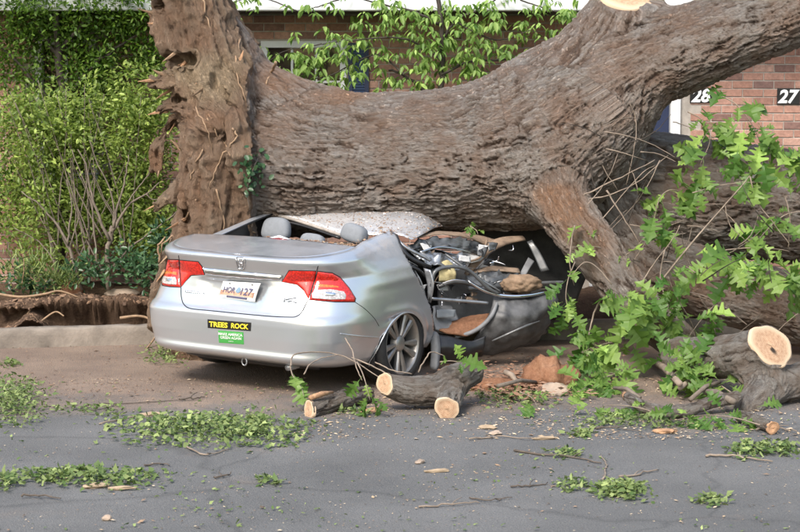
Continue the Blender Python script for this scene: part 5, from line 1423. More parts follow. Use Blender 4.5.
sheet('door_skin', [[P(466, 276, 13.66), P(482, 271, 13.72), P(500, 270, 13.78), P(521, 272, 13.82)], [P(466, 282, 13.6), P(484, 279, 13.66), P(502, 276, 13.72), P(520, 278, 13.78)], [P(470, 290, 13.58), P(486, 288, 13.62), P(504, 288, 13.68), P(520, 288, 13.74)]], M['black_metal'], car, 18, 10, .02, 18, 23, thick=.006, ridge=.04, smooth=False)
sheet('dusty_ledge', [[P(470, 271, 13.82), P(490, 267, 13.85), P(518, 269, 13.9)], [P(470, 274, 13.72), P(490, 270.5, 13.76), P(520, 273, 13.8)]], M['dusty_metal'], car, 20, 6, .012, 9, 24, thick=.012)
M['door_dark'] = plain('dusty_dark_door', (0.075, 0.076, 0.08), .5, var=.6, scale=9)
# front door: dark outer skin bowed outwards with a bright rolled top edge
door_net = [[P(494, 297, 13.5), P(510, 297.5, 13.52), P(530, 296, 13.56), P(548, 292, 13.62), P(558, 289, 13.7)],
            [P(490, 312, 13.44), P(510, 314, 13.42), P(530, 313, 13.46), P(548, 308, 13.56), P(559, 302, 13.68)],
            [P(480, 330, 13.45), P(503, 331, 13.42), P(526, 329, 13.46), P(543, 322, 13.58), P(554, 314, 13.7)],
            [P(468, 350, 13.5), P(494, 347, 13.5), P(518, 343, 13.55), P(538, 336, 13.64), P(548, 327, 13.74)],
            [P(466, 358, 13.6), P(492, 355, 13.6), P(516, 350, 13.65), P(536, 342, 13.74), P(546, 333, 13.8)]]
door = sheet('door', door_net, M['door_dark'], car, 26, 22, .012, 7, 25, thick=.008, ridge=.02, smooth=False)
wtube('door_top_edge', [P(468, 281, 13.42), P(482, 289.5, 13.44), P(496, 294.5, 13.47), P(512, 296.3, 13.5), P(530, 295.2, 13.54), P(546, 291.6, 13.61), P(556, 288, 13.69)], [.010, .014, .016, .016, .015, .014, .010], M['chrome'], car, 30)
wtube('door_crease', [P(492, 341, 13.42), P(508, 334, 13.40), P(526, 326, 13.42), P(540, 321, 13.52)], [.006, .011, .010, .005], M['black_metal'], car, 20)
wtube('door_crease', [P(455, 337, 13.38), P(470, 333, 13.40), P(482, 326, 13.40), P(492, 315, 13.42), P(497, 303, 13.46)], [.016, .018, .018, .018, .014], M['trim_grey'], car, 24)
# rear door: buckled lower half holding a tray of clay
sheet('door', [[P(434, 306, 13.45), P(440, 305, 13.6), P(452, 306, 13.65)], [P(434, 318, 13.4), P(444, 318, 13.5), P(458, 318, 13.55)], [P(436, 330, 13.36), P(450, 333, 13.4), P(466, 334, 13.42)]], M['trim_grey'], car, 16, 14, .012, 9, 26, thick=.02, ridge=.01)
px_q = [[P(437, 310, 13.42), P(446, 309, 13.44), P(456, 309.5, 13.46)], [P(437, 318, 13.40), P(446, 318, 13.42), P(455, 317, 13.44)]]
sheet('map_pocket', px_q, plain('pale_pocket', (0.22, 0.24, 0.26), .6), car, 10, 6, .008, 14, 27, thick=.004, ridge=.01)
sheet('rear_sill', [[P(434, 334, 13.28), P(452, 337, 13.30), P(470, 341, 13.36), P(486, 336, 13.4)], [P(436, 348, 13.22), P(454, 350, 13.26), P(470, 352, 13.34), P(484, 348, 13.4)], [P(438, 362, 13.3), P(454, 362, 13.36), P(470, 359, 13.46), P(482, 356, 13.5)]], M['black_trim'], car, 22, 14, .015, 6, 28, thick=.012, ridge=.006)
sheet('clay_tray', [[P(438, 329, 13.42), P(452, 322, 13.5), P(470, 317, 13.56), P(489, 314.5, 13.6)], [P(440, 332, 13.36), P(456, 330, 13.40), P(470, 327, 13.46), P(486, 322, 13.52)], [P(446, 334, 13.34), P(458, 336, 13.36), P(470, 335.5, 13.40), P(480, 330, 13.46)]], M['clay'], car, 26, 16, .03, 9, 29, thick=.02)
sheet('mudflap', [[P(430, 330, 13.2), P(436, 332, 13.2), P(439, 336, 13.22)], [P(431, 350, 13.18), P(437, 350, 13.16), P(440, 350, 13.2)], [P(430, 368, 13.16), P(436, 370, 13.14), P(439, 366, 13.18)]], M['trim_grey'], car, 10, 12, .008, 9, 30, thick=.01)
rw = random.Random(5)
for k in range(26):
    x0, y0 = rw.uniform(404, 520), rw.uniform(244, 300)
    Yw = 13.3 + (x0 - 404) / 116 * .35 + rw.uniform(-.02, .12)
    dx, dy = rw.uniform(-16, 22), rw.uniform(-10, 14)
    wtube('torn_strip', [P(x0, y0, Yw), P(x0 + dx * .5 + rw.uniform(-3, 3), y0 + dy * .5 + rw.uniform(-3, 3), Yw + rw.uniform(-.04, .04)), P(x0 + dx, y0 + dy, Yw + rw.uniform(-.06, .06))], [rw.uniform(.003, .007), rw.uniform(.004, .009), .003], M[rw.choice(['black_trim', 'black_metal', 'grey_metal', 'black_trim', 'chrome', 'dusty_metal'])], car, 10, 5, flat=(Vector((rw.gauss(0, 1), rw.gauss(0, 1), rw.gauss(0, 1))).normalized(), .4))
for k in range(20):
    x0, y0 = rw.uniform(406, 515), rw.uniform(242, 300); Yw = 13.42 + (x0 - 404) / 116 * .35; w_, h_ = rw.uniform(5, 14), rw.uniform(4, 10)
    sheet('torn_panel', [[P(x0, y0, Yw), P(x0 + w_, y0 + rw.uniform(-4, 4), Yw + .05)], [P(x0 + rw.uniform(-3, 5), y0 + h_, Yw - .03), P(x0 + w_ * rw.uniform(.5, 1.1), y0 + h_ + rw.uniform(-3, 3), Yw + .02)]], M[rw.choice(['grey_metal', 'black_metal', 'trim_grey', 'headl', 'black_trim', 'dusty_metal'])], car, 7, 6, .01, 18, 60 + k, thick=.004, ridge=.012, smooth=False)
# clod of earth resting on the door
o = lump('earth_clod', P(520, 284, 13.6), (.15, .10, .075), 33, plain('dry_clod', (0.235, 0.16, 0.105), .95, var=.35, scale=14, bump=.012, bscale=40), .35, flatbot=False)
tag(o, 'brown clod of earth lodged on top of the wrecked front door', 'soil')
# litter of bark, earth and leaf bits on the roof, shelf and pillar (real chips)
def litter(name, n, sampler, size, cols, label, seed, parent=None, kind='stuff'):
    rg = np.random.default_rng(seed); vs = []; fs = []; ti = []
    for i in range(n):
        c, nn_ = sampler(rg)
        if c is None: continue
        a = Vector(rg.normal(size=3)); a = (a - nn_ * a.dot(nn_)); a.normalize(); b = nn_.cross(a)
        s_ = size * rg.lognormal(0, .45); k = rg.uniform(.25, .8)
        tlt = nn_ * rg.uniform(-.3, .3) * s_
        base_ = len(vs); h_ = nn_ * s_ * .22
        for q in (a * s_ + tlt, b * s_ * k, -a * s_ * .9 - tlt, -b * s_ * k): vs.append(c + q + h_ * .3)
        vs.append(c + h_ * 1.4 + a * s_ * .1)
        fs += [(base_, base_ + 1, base_ + 4), (base_ + 1, base_ + 2, base_ + 4), (base_ + 2, base_ + 3, base_ + 4), (base_ + 3, base_, base_ + 4), (base_ + 3, base_ + 2, base_ + 1, base_)]
        ti += [rg.random()] * 5
    me = mesh_from(name, vs, fs); fattr(me, 'tint', ti)
    m, n_, b_ = new_mat(name + '_mat')
    at = N(n_, 'ShaderNodeAttribute', attribute_name='tint'); r_ = ramp(n_, [(k / (len(cols) - 1), c) for k, c in enumerate(cols)]); r_.color_ramp.interpolation = 'CONSTANT' if len(cols) > 4 else 'LINEAR'
    n_.links.new(at.outputs['Fac'], r_.inputs[0]); n_.links.new(r_.outputs[0], b_.inputs['Base Color']); b_.inputs['Roughness'].default_value = .9
    o = ob(name, me, m, parent); o['kind'] = kind
    if label: o['label'] = label
    return o
def mesh_sampler(o):
    me = o.data; polys = [(p.center.copy(), p.normal.copy(), p.area, [me.vertices[i].co.copy() for i in p.vertices]) for p in me.polygons]
    w = np.array([p[2] for p in polys]); w /= w.sum(); cum = np.cumsum(w)
    def f(rg):
        p = polys[min(int(np.searchsorted(cum, rg.random())), len(polys) - 1)]
        a, b, c, d_ = (p[3] + p[3])[:4]; u, v = rg.random(), rg.random()
        nn_ = p[1] if p[1].z > 0 else -p[1]
        return a.lerp(b, u).lerp(d_.lerp(c, u), v) + nn_ * .004, nn_
    return f
BITS = [(0.10, 0.05, 0.03), (0.26, 0.14, 0.08), (0.40, 0.26, 0.16), (0.20, 0.12, 0.07), (0.55, 0.42, 0.28), (0.13, 0.17, 0.04)]
litter('bark_litter', 2600, mesh_sampler(roof), .0055, [(0.55, 0.52, 0.5), (0.36, 0.28, 0.22), (0.22, 0.14, 0.09), (0.45, 0.4, 0.36), (0.28, 0.17, 0.1), (0.5, 0.45, 0.4)], 'pale and brown litter of bark flakes on the roof', 5, car)
ss = mesh_sampler(shelf)
def shelf_s(rg):
    c, n_ = ss(rg); l = CMI @ c
    if rg.random() > .35 + .65 * (l.x + .1) / .6: return None, None
    return c + Vector((0, 0, rg.uniform(0, .02))), n_
litter('bark_litter', 1500, shelf_s, .011, BITS, 'brown litter of bark flakes on the parcel shelf', 6, car)
tr = top_row
def pil_s(rg):
    k = rg.random() * 5.99; i = int(k); p = tr[i].lerp(tr[i + 1], k - i) + Vector(rg.normal(0, .012, 3)) - car_right * abs(rg.normal(0, .03))
    return p, Vector((0, 0, 1))
litter('bark_litter', 350, pil_s, .009, BITS, 'brown litter of bark flakes along the torn pillar', 7, car)
# ================================================================== PLANTS
M['leaf_shrub'] = leaf_mat('shrub_leaf', (0.13, 0.205, 0.045), (0.35, 0.44, 0.115))
M['leaf_dark'] = leaf_mat('holly_leaf', (0.05, 0.11, 0.018), (0.15, 0.25, 0.04))
M['leaf_vine'] = leaf_mat('dogwood_leaf', (0.13, 0.24, 0.05), (0.33, 0.47, 0.13))
M['leaf_oak'] = leaf_mat('oak_leaf', (0.065, 0.155, 0.028), (0.24, 0.36, 0.085))
M['leaf_ivy'] = leaf_mat('ivy_leaf', (0.02, 0.06, 0.025), (0.07, 0.14, 0.06), 0.3, 0.15)
M['leaf_litter'] = leaf_mat('wilted_leaf', (0.075, 0.135, 0.035), (0.27, 0.33, 0.125), 0.6, 0.25)
M['stem'] = plain('grey_stem', (0.16, 0.13, 0.105), 0.85, var=0.3, scale=20)
M['twig'] = plain('dry_twig', (0.24, 0.19, 0.15), 0.85, var=0.35, scale=15)
M['stem_dark'] = plain('dark_stem', (0.05, 0.04, 0.032), 0.85, var=0.3, scale=20)
# leaf templates: (length along x, half width y, lift z); two quads folded on the midrib
OVAL = (np.array([[0, 0, 0], [.3, .2, .04], [.72, .19, .02], [1, 0, -.1], [.72, -.19, .02], [.3, -.2, .04]]), np.array([[0, 1, 2, 3], [0, 3, 4, 5]]))
LONG = (np.array([[0, 0, 0], [.28, .21, .05], [.66, .18, -.03], [1, 0, -.22], [.66, -.18, -.03], [.28, -.21, .05]]), np.array([[0, 1, 2, 3], [0, 3, 4, 5]]))
RAG = (np.array([[0, 0, 0], [.35, .34, .10], [.75, .16, -.02], [1, .05, .06], [.6, -.12, .05], [.3, -.3, -.04]]), np.array([[0, 1, 2, 3], [0, 3, 4, 5]]))
def frames(dirs, nrm):
    d = dirs / (np.linalg.norm(dirs, axis=1)[:, None] + 1e-9)
    s = np.cross(nrm, d); s /= np.linalg.norm(s, axis=1)[:, None] + 1e-9
    return d, s, np.cross(d, s)
def leaves(name, pos, dirs, nrm, size, tpl, mat, parent=None, seed=0):
    rg = np.random.default_rng(seed)
    d, s, u = frames(dirs, nrm); T_, F_ = tpl; k = len(T_); n = len(pos)
    V = pos[:, None, :] + size[:, None, None] * (T_[None, :, 0:1] * d[:, None, :] + T_[None, :, 1:2] * s[:, None, :] + T_[None, :, 2:3] * u[:, None, :])
    F = (F_[None] + (np.arange(n) * k)[:, None, None]).reshape(-1, F_.shape[1])
    me = fast_mesh(name, V.reshape(-1, 3), F, False)
    fattr(me, 'tint', np.repeat(rg.random(n), k)[:len(me.vertices)])
    return ob(name, me, mat, parent)
def clumped(rg, blobs, n_cl, per, cl_r, shell=.5):
    """clump centres inside ellipsoids, then leaves round them, pointing outwards and drooping"""
    P_, D_, N_ = [], [], []
    wts = np.array([b[1][0] * b[1][2] for b in blobs]); wts = wts / wts.sum()
    for i in range(n_cl):
        c, r_ = blobs[rg.choice(len(blobs), p=wts)]
        v = rg.normal(size=3); v /= np.linalg.norm(v); q = rg.random() ** shell
        cc = np.array(c) + v * q * np.array(r_)
        m = int(per * rg.uniform(.5, 1.4)); o = rg.normal(0, cl_r * rg.uniform(.6, 1.3), (m, 3)) * np.array([1, 1, .75])
        P_.append(cc + o); out = o / (np.linalg.norm(o, axis=1)[:, None] + 1e-6) + rg.normal(0, .5, (m, 3)) + np.array([0, 0, .15]); D_.append(out)
        nn = rg.normal(0, .55, (m, 3)) + np.array([0, -.35, 1.0]); N_.append(nn)
    return np.vstack(P_), np.vstack(D_), np.vstack(N_)
rg = np.random.default_rng(11)
def pb(px, py, Y, rx, ry, rz): return (tuple(P(px, py, Y)), (rx, ry, rz))

# --- light green shrub at the left
shrub = empty('shrub', tuple(P(108, 292, 15.55)), 'bright green leafy shrub with bare grey stems behind the kerb', 'shrub')
blobs = [pb(30, 150, 15.75, .55, .35, .5), pb(95, 130, 15.8, .6, .35, .55), pb(150, 165, 15.75, .42, .3, .7), pb(20, 215, 15.7, .5, .35, .4), pb(90, 215, 15.85, .6, .3, .45), pb(150, 235, 15.75, .35, .3, .35), pb(135, 100, 15.85, .35, .3, .35), pb(40, 110, 15.85, .4, .3, .25), pb(40, 265, 15.65, .4, .3, .2)]
p_, d_, n_ = clumped(rg, blobs, 600, 28, .075)
leaves('crown', p_, d_, n_, rg.uniform(.03, .066, len(p_)), OVAL, M['leaf_shrub'], shrub, 1)
def branchy(pts, r0, r1, parent, mat, name='stem', n=14):
    q = [Vector(v) for v in spline(pts, n)]
    rg_ = random.Random(int(abs(pts[0][0]) * 1000))
    q = [v + Vector((rg_.uniform(-1, 1), rg_.uniform(-1, 1), rg_.uniform(-1, 1))) * r0 * .5 for v in q]
    return MB().tube(q, [r0 + (r1 - r0) * i / (n - 1) for i in range(n)], 6).build(name, mat, parent, True)
YS = 15.32
for pts, a, b in [([(109, 291), (108, 262), (110, 238), (113, 226)], .026, .02), ([(112, 232), (122, 214), (133, 202), (146, 194), (160, 182)], .016, .006), ([(113, 228), (118, 205), (125, 180), (129, 155)], .014, .005), ([(109, 240), (98, 215), (90, 190), (86, 165), (78, 150)], .016, .005),
                  ([(81, 290), (74, 262), (66, 240), (55, 222), (40, 205), (22, 192)], .018, .005), ([(68, 245), (70, 222), (72, 200), (66, 180)], .011, .004), ([(113, 266), (128, 250), (145, 236), (165, 222), (184, 205)], .012, .005), ([(97, 280), (96, 250), (93, 225), (92, 200), (80, 172), (72, 150)], .010, .004),
                  ([(112, 236), (114, 210), (108, 185), (96, 160), (90, 140)], .010, .004), ([(146, 194), (155, 200), (170, 190), (185, 168)], .006, .003), ([(60, 275), (50, 255), (36, 240), (14, 228)], .009, .004), ([(125, 206), (140, 185), (150, 172), (155, 150)], .008, .003)]:
    branchy([P(x, y, YS + .012 * i) for i, (x, y) in enumerate(pts)], a, b, shrub, M['stem'])
rs = random.Random(4)
for k in range(22):
    x0 = rs.choice([109, 96, 82, 60, 130]) + rs.uniform(-6, 6); y0 = rs.uniform(235, 275); tx = x0 + rs.uniform(-70, 60); ty = rs.uniform(75, 170)
    branchy([P(x0 + (tx - x0) * t + rs.uniform(-5, 5), y0 + (ty - y0) * t, 15.5 + .12 * t + rs.uniform(-.03, .03)) for t in (0, .3, .6, 1)], .008, .003, shrub, M['stem'])
# --- dark evergreen behind it
dark = empty('evergreen_tree', (P(60, 200, 16.2).x, 16.2, .3), 'dark green dense tree behind the bright shrub at the upper left', 'tree')
blobs = [pb(20, 20, 16.25, .5, .25, .5), pb(75, 25, 16.25, .5, .25, .5), pb(125, 30, 16.3, .4, .22, .45), pb(25, 75, 16.25, .5, .25, .35), pb(95, 80, 16.3, .45, .22, .22), pb(150, 60, 16.3, .25, .2, .45), pb(60, -30, 16.2, .9, .3, .3), pb(15, 120, 16.2, .4, .2, .25), pb(70, 130, 16.3, .5, .2, .3)]
blobs += [pb(5, 190, 16.3, .4, .15, .5), pb(70, 200, 16.35, .5, .12, .5), pb(130, 200, 16.35, .4, .12, .5), pb(30, 0, 16.0, .7, .15, .22), pb(120, 0, 16.0, .5, .15, .2)]
p_, d_, n_ = clumped(rg, blobs, 780, 28, .075)
leaves('crown', p_, d_, n_, rg.uniform(.035, .065, len(p_)), OVAL, M['leaf_dark'], dark, 2)
branchy([P(62, 285, 16.2), P(60, 200, 16.2), P(66, 120, 16.2), P(60, 40, 16.2), P(58, -40, 16.2)], .06, .03, dark, M['stem_dark'], 'trunk', 20)
for pts in ([(64, 130), (40, 90), (15, 60), (-10, 40)], [(62, 100), (90, 70), (120, 45), (145, 30)], [(60, 60), (40, 30), (25, 0)], [(60, 50), (85, 20), (100, -10)]):
    branchy([P(x, y, 16.2) for x, y in pts], .025, .008, dark, M['stem_dark'], 'limb')
# --- ivy and low growth along the trench
blobs = [pb(150, 270, 15.2, .22, .12, .18), pb(130, 262, 15.3, .2, .12, .15), pb(90, 272, 15.35, .25, .12, .13), pb(160, 245, 15.25, .12, .1, .2), pb(25, 280, 15.3, .3, .15, .12)]
p_, d_, n_ = clumped(rg, blobs, 85, 14, .05)
iv = leaves('ivy', p_, d_, n_ + np.array([0, -.6, 0]), rg.uniform(.04, .075, len(p_)), OVAL, M['leaf_ivy'], None, 3)
tag(iv, 'glossy dark ivy growing at the foot of the shrub', kind='stuff')
blobs = [pb(25, 270, 15.2, .35, .1, .12), pb(55, 280, 15.25, .3, .1, .08)]
p_, d_, n_ = clumped(rg, blobs, 40, 14, .06)
gc = leaves('ground_cover', p_, d_ + np.array([0, 0, .8]), n_, rg.uniform(.05, .1, len(p_)), (OVAL[0] * np.array([1, .35, 1]), OVAL[1]), M['leaf_litter'], None, 4)
tag(gc, 'thin grassy ferns on the soil above the trench', kind='stuff')

# --- dogwood in front of the brick wall: drooping pointed leaves in tiers
dog = empty('dogwood_tree', (P(430, 165, 16.0).x, 16.0, .3), 'young dogwood with drooping light green leaves in front of the brick wall', 'tree')
YD = 15.95
limbs = [([(441, 130), (430, 100), (418, 86), (404, 75), (388, 70)], .022, .010), ([(440, 110), (442, 60), (440, 20), (436, -20)], .028, .02), ([(440, 40), (455, 22), (480, 8), (510, -8)], .016, .006), ([(441, 60), (420, 45), (395, 38), (350, 40), (322, 44)], .014, .005),
         ([(441, 75), (470, 62), (505, 60), (540, 55), (575, 40)], .014, .005), ([(440, 25), (415, 12), (385, 5), (350, -4)], .014, .006), ([(430, 100), (465, 92), (500, 85), (520, 78)], .010, .004), ([(440, 10), (470, 30), (500, 40), (530, 30)], .010, .004), ([(404, 75), (380, 55), (360, 60), (330, 75), (300, 82)], .010, .004), ([(350, -4), (320, 6), (300, 12)], .008, .003), ([(520, 0), (550, 10), (580, 20)], .008, .003), ([(300, 12), (260, -2), (225, 6), (220, 18)], .007, .003), ([(322, 44), (300, 48), (282, 52), (268, 62)], .006, .003)]
branch_pts = []
for pts, a, b in limbs:
    w = [P(x, y, YD - .1 * math.sin(i * 1.3 + x)) for i, (x, y) in enumerate(pts)]
    branchy(w, a, b, dog, M['stem_dark'], 'limb', 16)
dense = [(345, 30, 30, 20, 40), (375, 45, 36, 26, 62), (410, 25, 36, 24, 80), (440, 45, 44, 30, 110), (475, 30, 40, 26, 85), (480, 65, 45, 20, 80), (520, 40, 40, 28, 78), (550, 20, 34, 22, 60), (570, 8, 26, 14, 36), (395, 80, 36, 14, 46), (350, 62, 26, 22, 40), (310, 60, 24, 20, 60), (290, 64, 18, 16, 36), (330, 50, 20, 16, 30), (460, 8, 60, 12, 70), (385, 8, 26, 12, 40), (525, 70, 24, 10, 22), (430, 88, 30, 8, 22), (250, 4, 26, 8, 18), (310, 6, 24, 8, 16), (228, 14, 10, 10, 10), (268, 56, 6, 8, 8), (335, 80, 16, 14, 26), (420, 66, 30, 16, 46)]
p_ = []; d_ = []; n_ = []
for (x, y, sx_, sy_, k) in dense:
    for j in range(max(2, int(k * .36))):
        q = P(x + rg.normal(0, sx_ * .5), y + rg.normal(0, sy_ * .5), YD + rg.normal(0, .18)); az = rg.uniform(0, 6.28)
        for i in range(rg.integers(4, 8)):
            az += rg.uniform(.7, 1.5); dp = rg.uniform(-1.5, -.25)
            d1 = np.array([math.cos(az), math.sin(az) * .7 - .15, dp])
            p_.append(np.array(q) + np.array([math.cos(az), math.sin(az), 0]) * .015 + rg.normal(0, .012, 3)); d_.append(d1)
            n_.append(np.array([math.cos(az) * .9, math.sin(az) * .9 - .25, .7]) + rg.normal(0, .2, 3))
p_, d_, n_ = map(np.array, (p_, d_, n_)); sz = rg.uniform(.045, .10, len(p_))
order = np.argsort(-sz)
big, small = order[:280], order[280:]
lv = []
for k in range(5):
    sc_ = .9 + .05 * k; t = LONG[0] * np.array([1, .8 + .12 * k, .6 + .35 * k])
    me = fast_mesh('leaf', t, LONG[1]); fattr(me, 'tint', np.zeros(6)); me.materials.append(M['leaf_vine']); lv.append(me)
def leaf_matrix(p, d, n, s):
    d = Vector(d).normalized(); n = Vector(n); sd_ = n.cross(d).normalized(); u = d.cross(sd_)
    return Matrix(((d.x * s, sd_.x * s, u.x * s, p[0]), (d.y * s, sd_.y * s, u.y * s, p[1]), (d.z * s, sd_.z * s, u.z * s, p[2]), (0, 0, 0, 1)))
for i in big:
    o = bpy.data.objects.new('leaf', lv[i % 5]); C.objects.link(o); o.parent = dog
    o.matrix_parent_inverse = Matrix.Translation(dog.location).inverted(); o.matrix_basis = leaf_matrix(p_[i], d_[i], n_[i], sz[i])
o = leaves('foliage', p_[small], d_[small], n_[small], sz[small], LONG, M['leaf_vine'], dog, 5); o['kind'] = 'stuff'

# --- oak leaves
def oak_leaf(seed):
    r_ = random.Random(seed)
    side = [(0, .012), (.10, .02), (.17, .13), (.215, .15), (.25, .06), (.31, .07), (.38, .25), (.45, .28), (.455, .19), (.49, .09), (.53, .10), (.60, .29), (.68, .30), (.68, .2), (.70, .11), (.74, .12), (.82, .22), (.86, .15), (.90, .08), (.95, .06), (1.0, .0)]
    bend = r_.uniform(.2, 1.1); fold = r_.uniform(.0, .6); wv = r_.uniform(.03, .10); ph = r_.uniform(0, 6)
    def pt(x, y):
        return (x - .12 * bend * x * x, y * (1 - .15 * fold), -bend * .55 * x * x + fold * abs(y) + wv * math.sin(9 * x + ph) * (1 if y > 0 else -1) * min(1, abs(y) * 6))
    vs = []; fs = []
    for s_ in (1, -1):
        base_ = len(vs)
        k_ = [1 + r_.uniform(-.15, .15) for _ in side]
        for (x, y), q in zip(side, k_): vs.append(pt(x, 0)); vs.append(pt(min(x + y * .18, 1.0) if y > .1 else x, s_ * y * q * 1.25))
        for i in range(len(side) - 1):
            a = base_ + 2 * i
            fs.append((a, a + 2, a + 3, a + 1) if s_ > 0 else (a, a + 1, a + 3, a + 2))
    vs += [(-.22, -.006, .03), (-.22, .006, .03)]; fs.append((len(vs) - 2, 0, 1, len(vs) - 1))
    me = mesh_from('leaf', vs, fs, True); fattr(me, 'tint', [0.0] * len(vs)); me.materials.append(M['leaf_oak'])
    return me
OAK = [oak_leaf(k) for k in range(14)]
def oak_spray(name, stem_px, n, spread, size, label, group=None, seed=0, droop=.6, parent=None, rad=.006, facing=None):
    """twig with lobed leaves fanned along it; stem points are (px, py, depth)"""
    r_ = random.Random(seed)
    pts = [(P(*q) if P(*q).z > .07 else G(q[0], q[1], .06)) for q in stem_px]
    e = parent
    if e is None:
        b0 = min(pts, key=lambda v: v.z)
        e = empty(name, tuple(pts[0]), label, 'branch', group)
    q = [Vector(v) for v in spline(pts, 18)]
    MB().tube(q, [rad * (1 - .7 * i / 17) for i in range(18)], 5).build('twig', M['twig'], e, True)
    inv = Matrix.Translation(e.location).inverted()
    for i in range(n):
        t = r_.uniform(.1, 1) ** .8; k = min(int(t * 17), 16); p = q[k].lerp(q[k + 1], r_.random())
        tan = (q[k + 1] - q[k]).normalized()
        out = Vector((r_.gauss(0, 1), r_.gauss(-.45, .8), r_.gauss(.1, .8))).normalized()
        d = (tan * .35 + out + Vector((0, 0, -droop * r_.uniform(.4, 1.3)))).normalized()
        nn_ = Vector((r_.gauss(0, .45), r_.gauss(-.75, .4), r_.gauss(.75, .35)))
        s = size * r_.choice((r_.uniform(.45, .8), r_.uniform(.75, 1.1), r_.uniform(.9, 1.35)))
        off = out * spread * abs(r_.gauss(0, 1)) * .6
        pb_ = p + off + d * s * .2
        if pb_.z < .03: pb_.z = .03
        if pb_.z + d.z * s * .8 < .02: d = Vector((d.x, d.y, (.02 - pb_.z) / s)).normalized(); nn_ = Vector((nn_.x * .5, nn_.y * .3, 1))
        o = bpy.data.objects.new('leaf', OAK[r_.randrange(14)]); C.objects.link(o); o.parent = e; o.matrix_parent_inverse = inv
        o.matrix_basis = leaf_matrix(tuple(pb_), d, nn_, s)
    return e
G_OAK = 'leafy oak sprays on the fallen limbs'
sprays = [
 ([(640, 262, 13.7), (615, 252, 13.5), (590, 246, 13.4), (566, 248, 13.3)], 13, .05, .17, 'oak spray reaching left over the ruddy limb collar'),
 ([(575, 262, 13.3), (568, 280, 13.25), (566, 300, 13.2), (572, 318, 13.2)], 8, .04, .14, 'thin oak spray hanging beside the wrecked front door'),
 ([(690, 335, 13.6), (662, 312, 13.2), (640, 300, 13.0), (612, 308, 12.9)], 24, .10, .20, 'broad oak spray of large leaves over the bent limb'),
 ([(640, 330, 13.3), (620, 340, 13.0), (600, 345, 12.9), (582, 352, 12.8)], 20, .09, .17, 'oak spray at knee height right of the clay heap'),
 ([(640, 370, 12.5), (615, 374, 12.4), (595, 382, 12.3), (578, 392, 12.1)], 22, .09, .15, 'low oak spray touching the asphalt behind the lichen branch'),
 ([(700, 345, 13.3), (690, 320, 13.1), (676, 296, 13.0), (668, 276, 12.95)], 12, .05, .16, 'upright oak spray in front of the low brown limb'),
 ([(820, 300, 13.6), (790, 280, 13.4), (760, 265, 13.3), (725, 262, 13.2)], 26, .10, .20, 'large oak spray over the low brown limb at the right edge'),
 ([(810, 210, 13.7), (785, 215, 13.6), (765, 232, 13.5), (752, 250, 13.4)], 12, .06, .17, 'oak spray hanging in the middle of the right edge'),
 ([(688, 112, 14.0), (702, 120, 13.9), (710, 140, 13.8), (700, 165, 13.7), (690, 195, 13.7)], 24, .08, .18, 'long oak spray hanging below the number 28'),
 ([(722, 96, 13.9), (738, 106, 13.8), (754, 128, 13.7), (762, 155, 13.7), (755, 185, 13.7)], 26, .09, .19, 'long oak spray hanging below the rising limb near the number 27'),
 ([(825, 150, 13.8), (805, 156, 13.7), (785, 162, 13.7)], 10, .06, .18, 'short oak spray at the right edge below the number 27'),
 ([(690, 200, 13.8), (675, 190, 13.7), (662, 195, 13.6), (655, 215, 13.6), (660, 240, 13.6)], 13, .05, .17, 'oak spray with two pale leaves in front of the dark hollow'),
 ([(735, 395, 11.9), (715, 382, 12.1), (690, 370, 12.2), (668, 362, 12.3)], 26, .10, .17, 'oak spray heaped left of the sawn stub'),
 ([(760, 425, 12.5), (735, 418, 12.4), (705, 415, 12.4), (675, 420, 12.3)], 24, .07, .13, 'flattened oak spray on the ground below the sawn stub'),
 ([(660, 415, 12.6), (640, 408, 12.5), (615, 405, 12.4), (595, 408, 12.4)], 16, .05, .12, 'flattened oak spray around the lichen branch tip'),
 ([(720, 300, 13.3), (705, 315, 13.2), (690, 335, 13.1), (680, 350, 13.0)], 12, .05, .15, 'drooping oak spray between the bent limb and the sawn stub'),
]
for k, (st, n, spd, size, lab) in enumerate(sprays):
    oak_spray('oak_spray', st, int(n * (1.5 if 6 <= k <= 10 else .7 if k == 0 else 1.0 if k in (13, 14) else 1.9)), spd * 1.4, size * 1.1, lab, G_OAK, 100 + k)
# sprigs about the forked log
oak_spray('oak_sprig', [(290, 366, 11.8), (293, 376, 11.7), (300, 384, 11.6), (304, 396, 11.5)], 5, .02, .16, 'wilting oak sprig hanging from a thin twig under the bumper', None, 201, 1.6)
oak_spray('oak_sprig', [(357, 362, 11.6), (362, 372, 11.5), (366, 384, 11.4), (370, 400, 11.35)], 7, .02, .17, 'oak sprig hanging in front of the small log end', None, 202, 1.6)
oak_spray('oak_sprig', [(440, 362, 11.7), (452, 361, 11.65), (466, 364, 11.6)], 6, .03, .14, 'oak leaves lying on top of the forked log', None, 203, .1)
oak_spray('oak_sprig', [(520, 392, 11.8), (532, 398, 11.7), (538, 408, 11.6)], 6, .03, .13, 'oak sprig on the asphalt right of the forked log', None, 204, .9)
oak_spray('oak_sprig', [(470, 226, 13.75), (476, 230, 13.7), (478, 234, 13.65)], 5, .01, .07, 'tiny green sprig on the crushed roof rail', None, 205, .0)
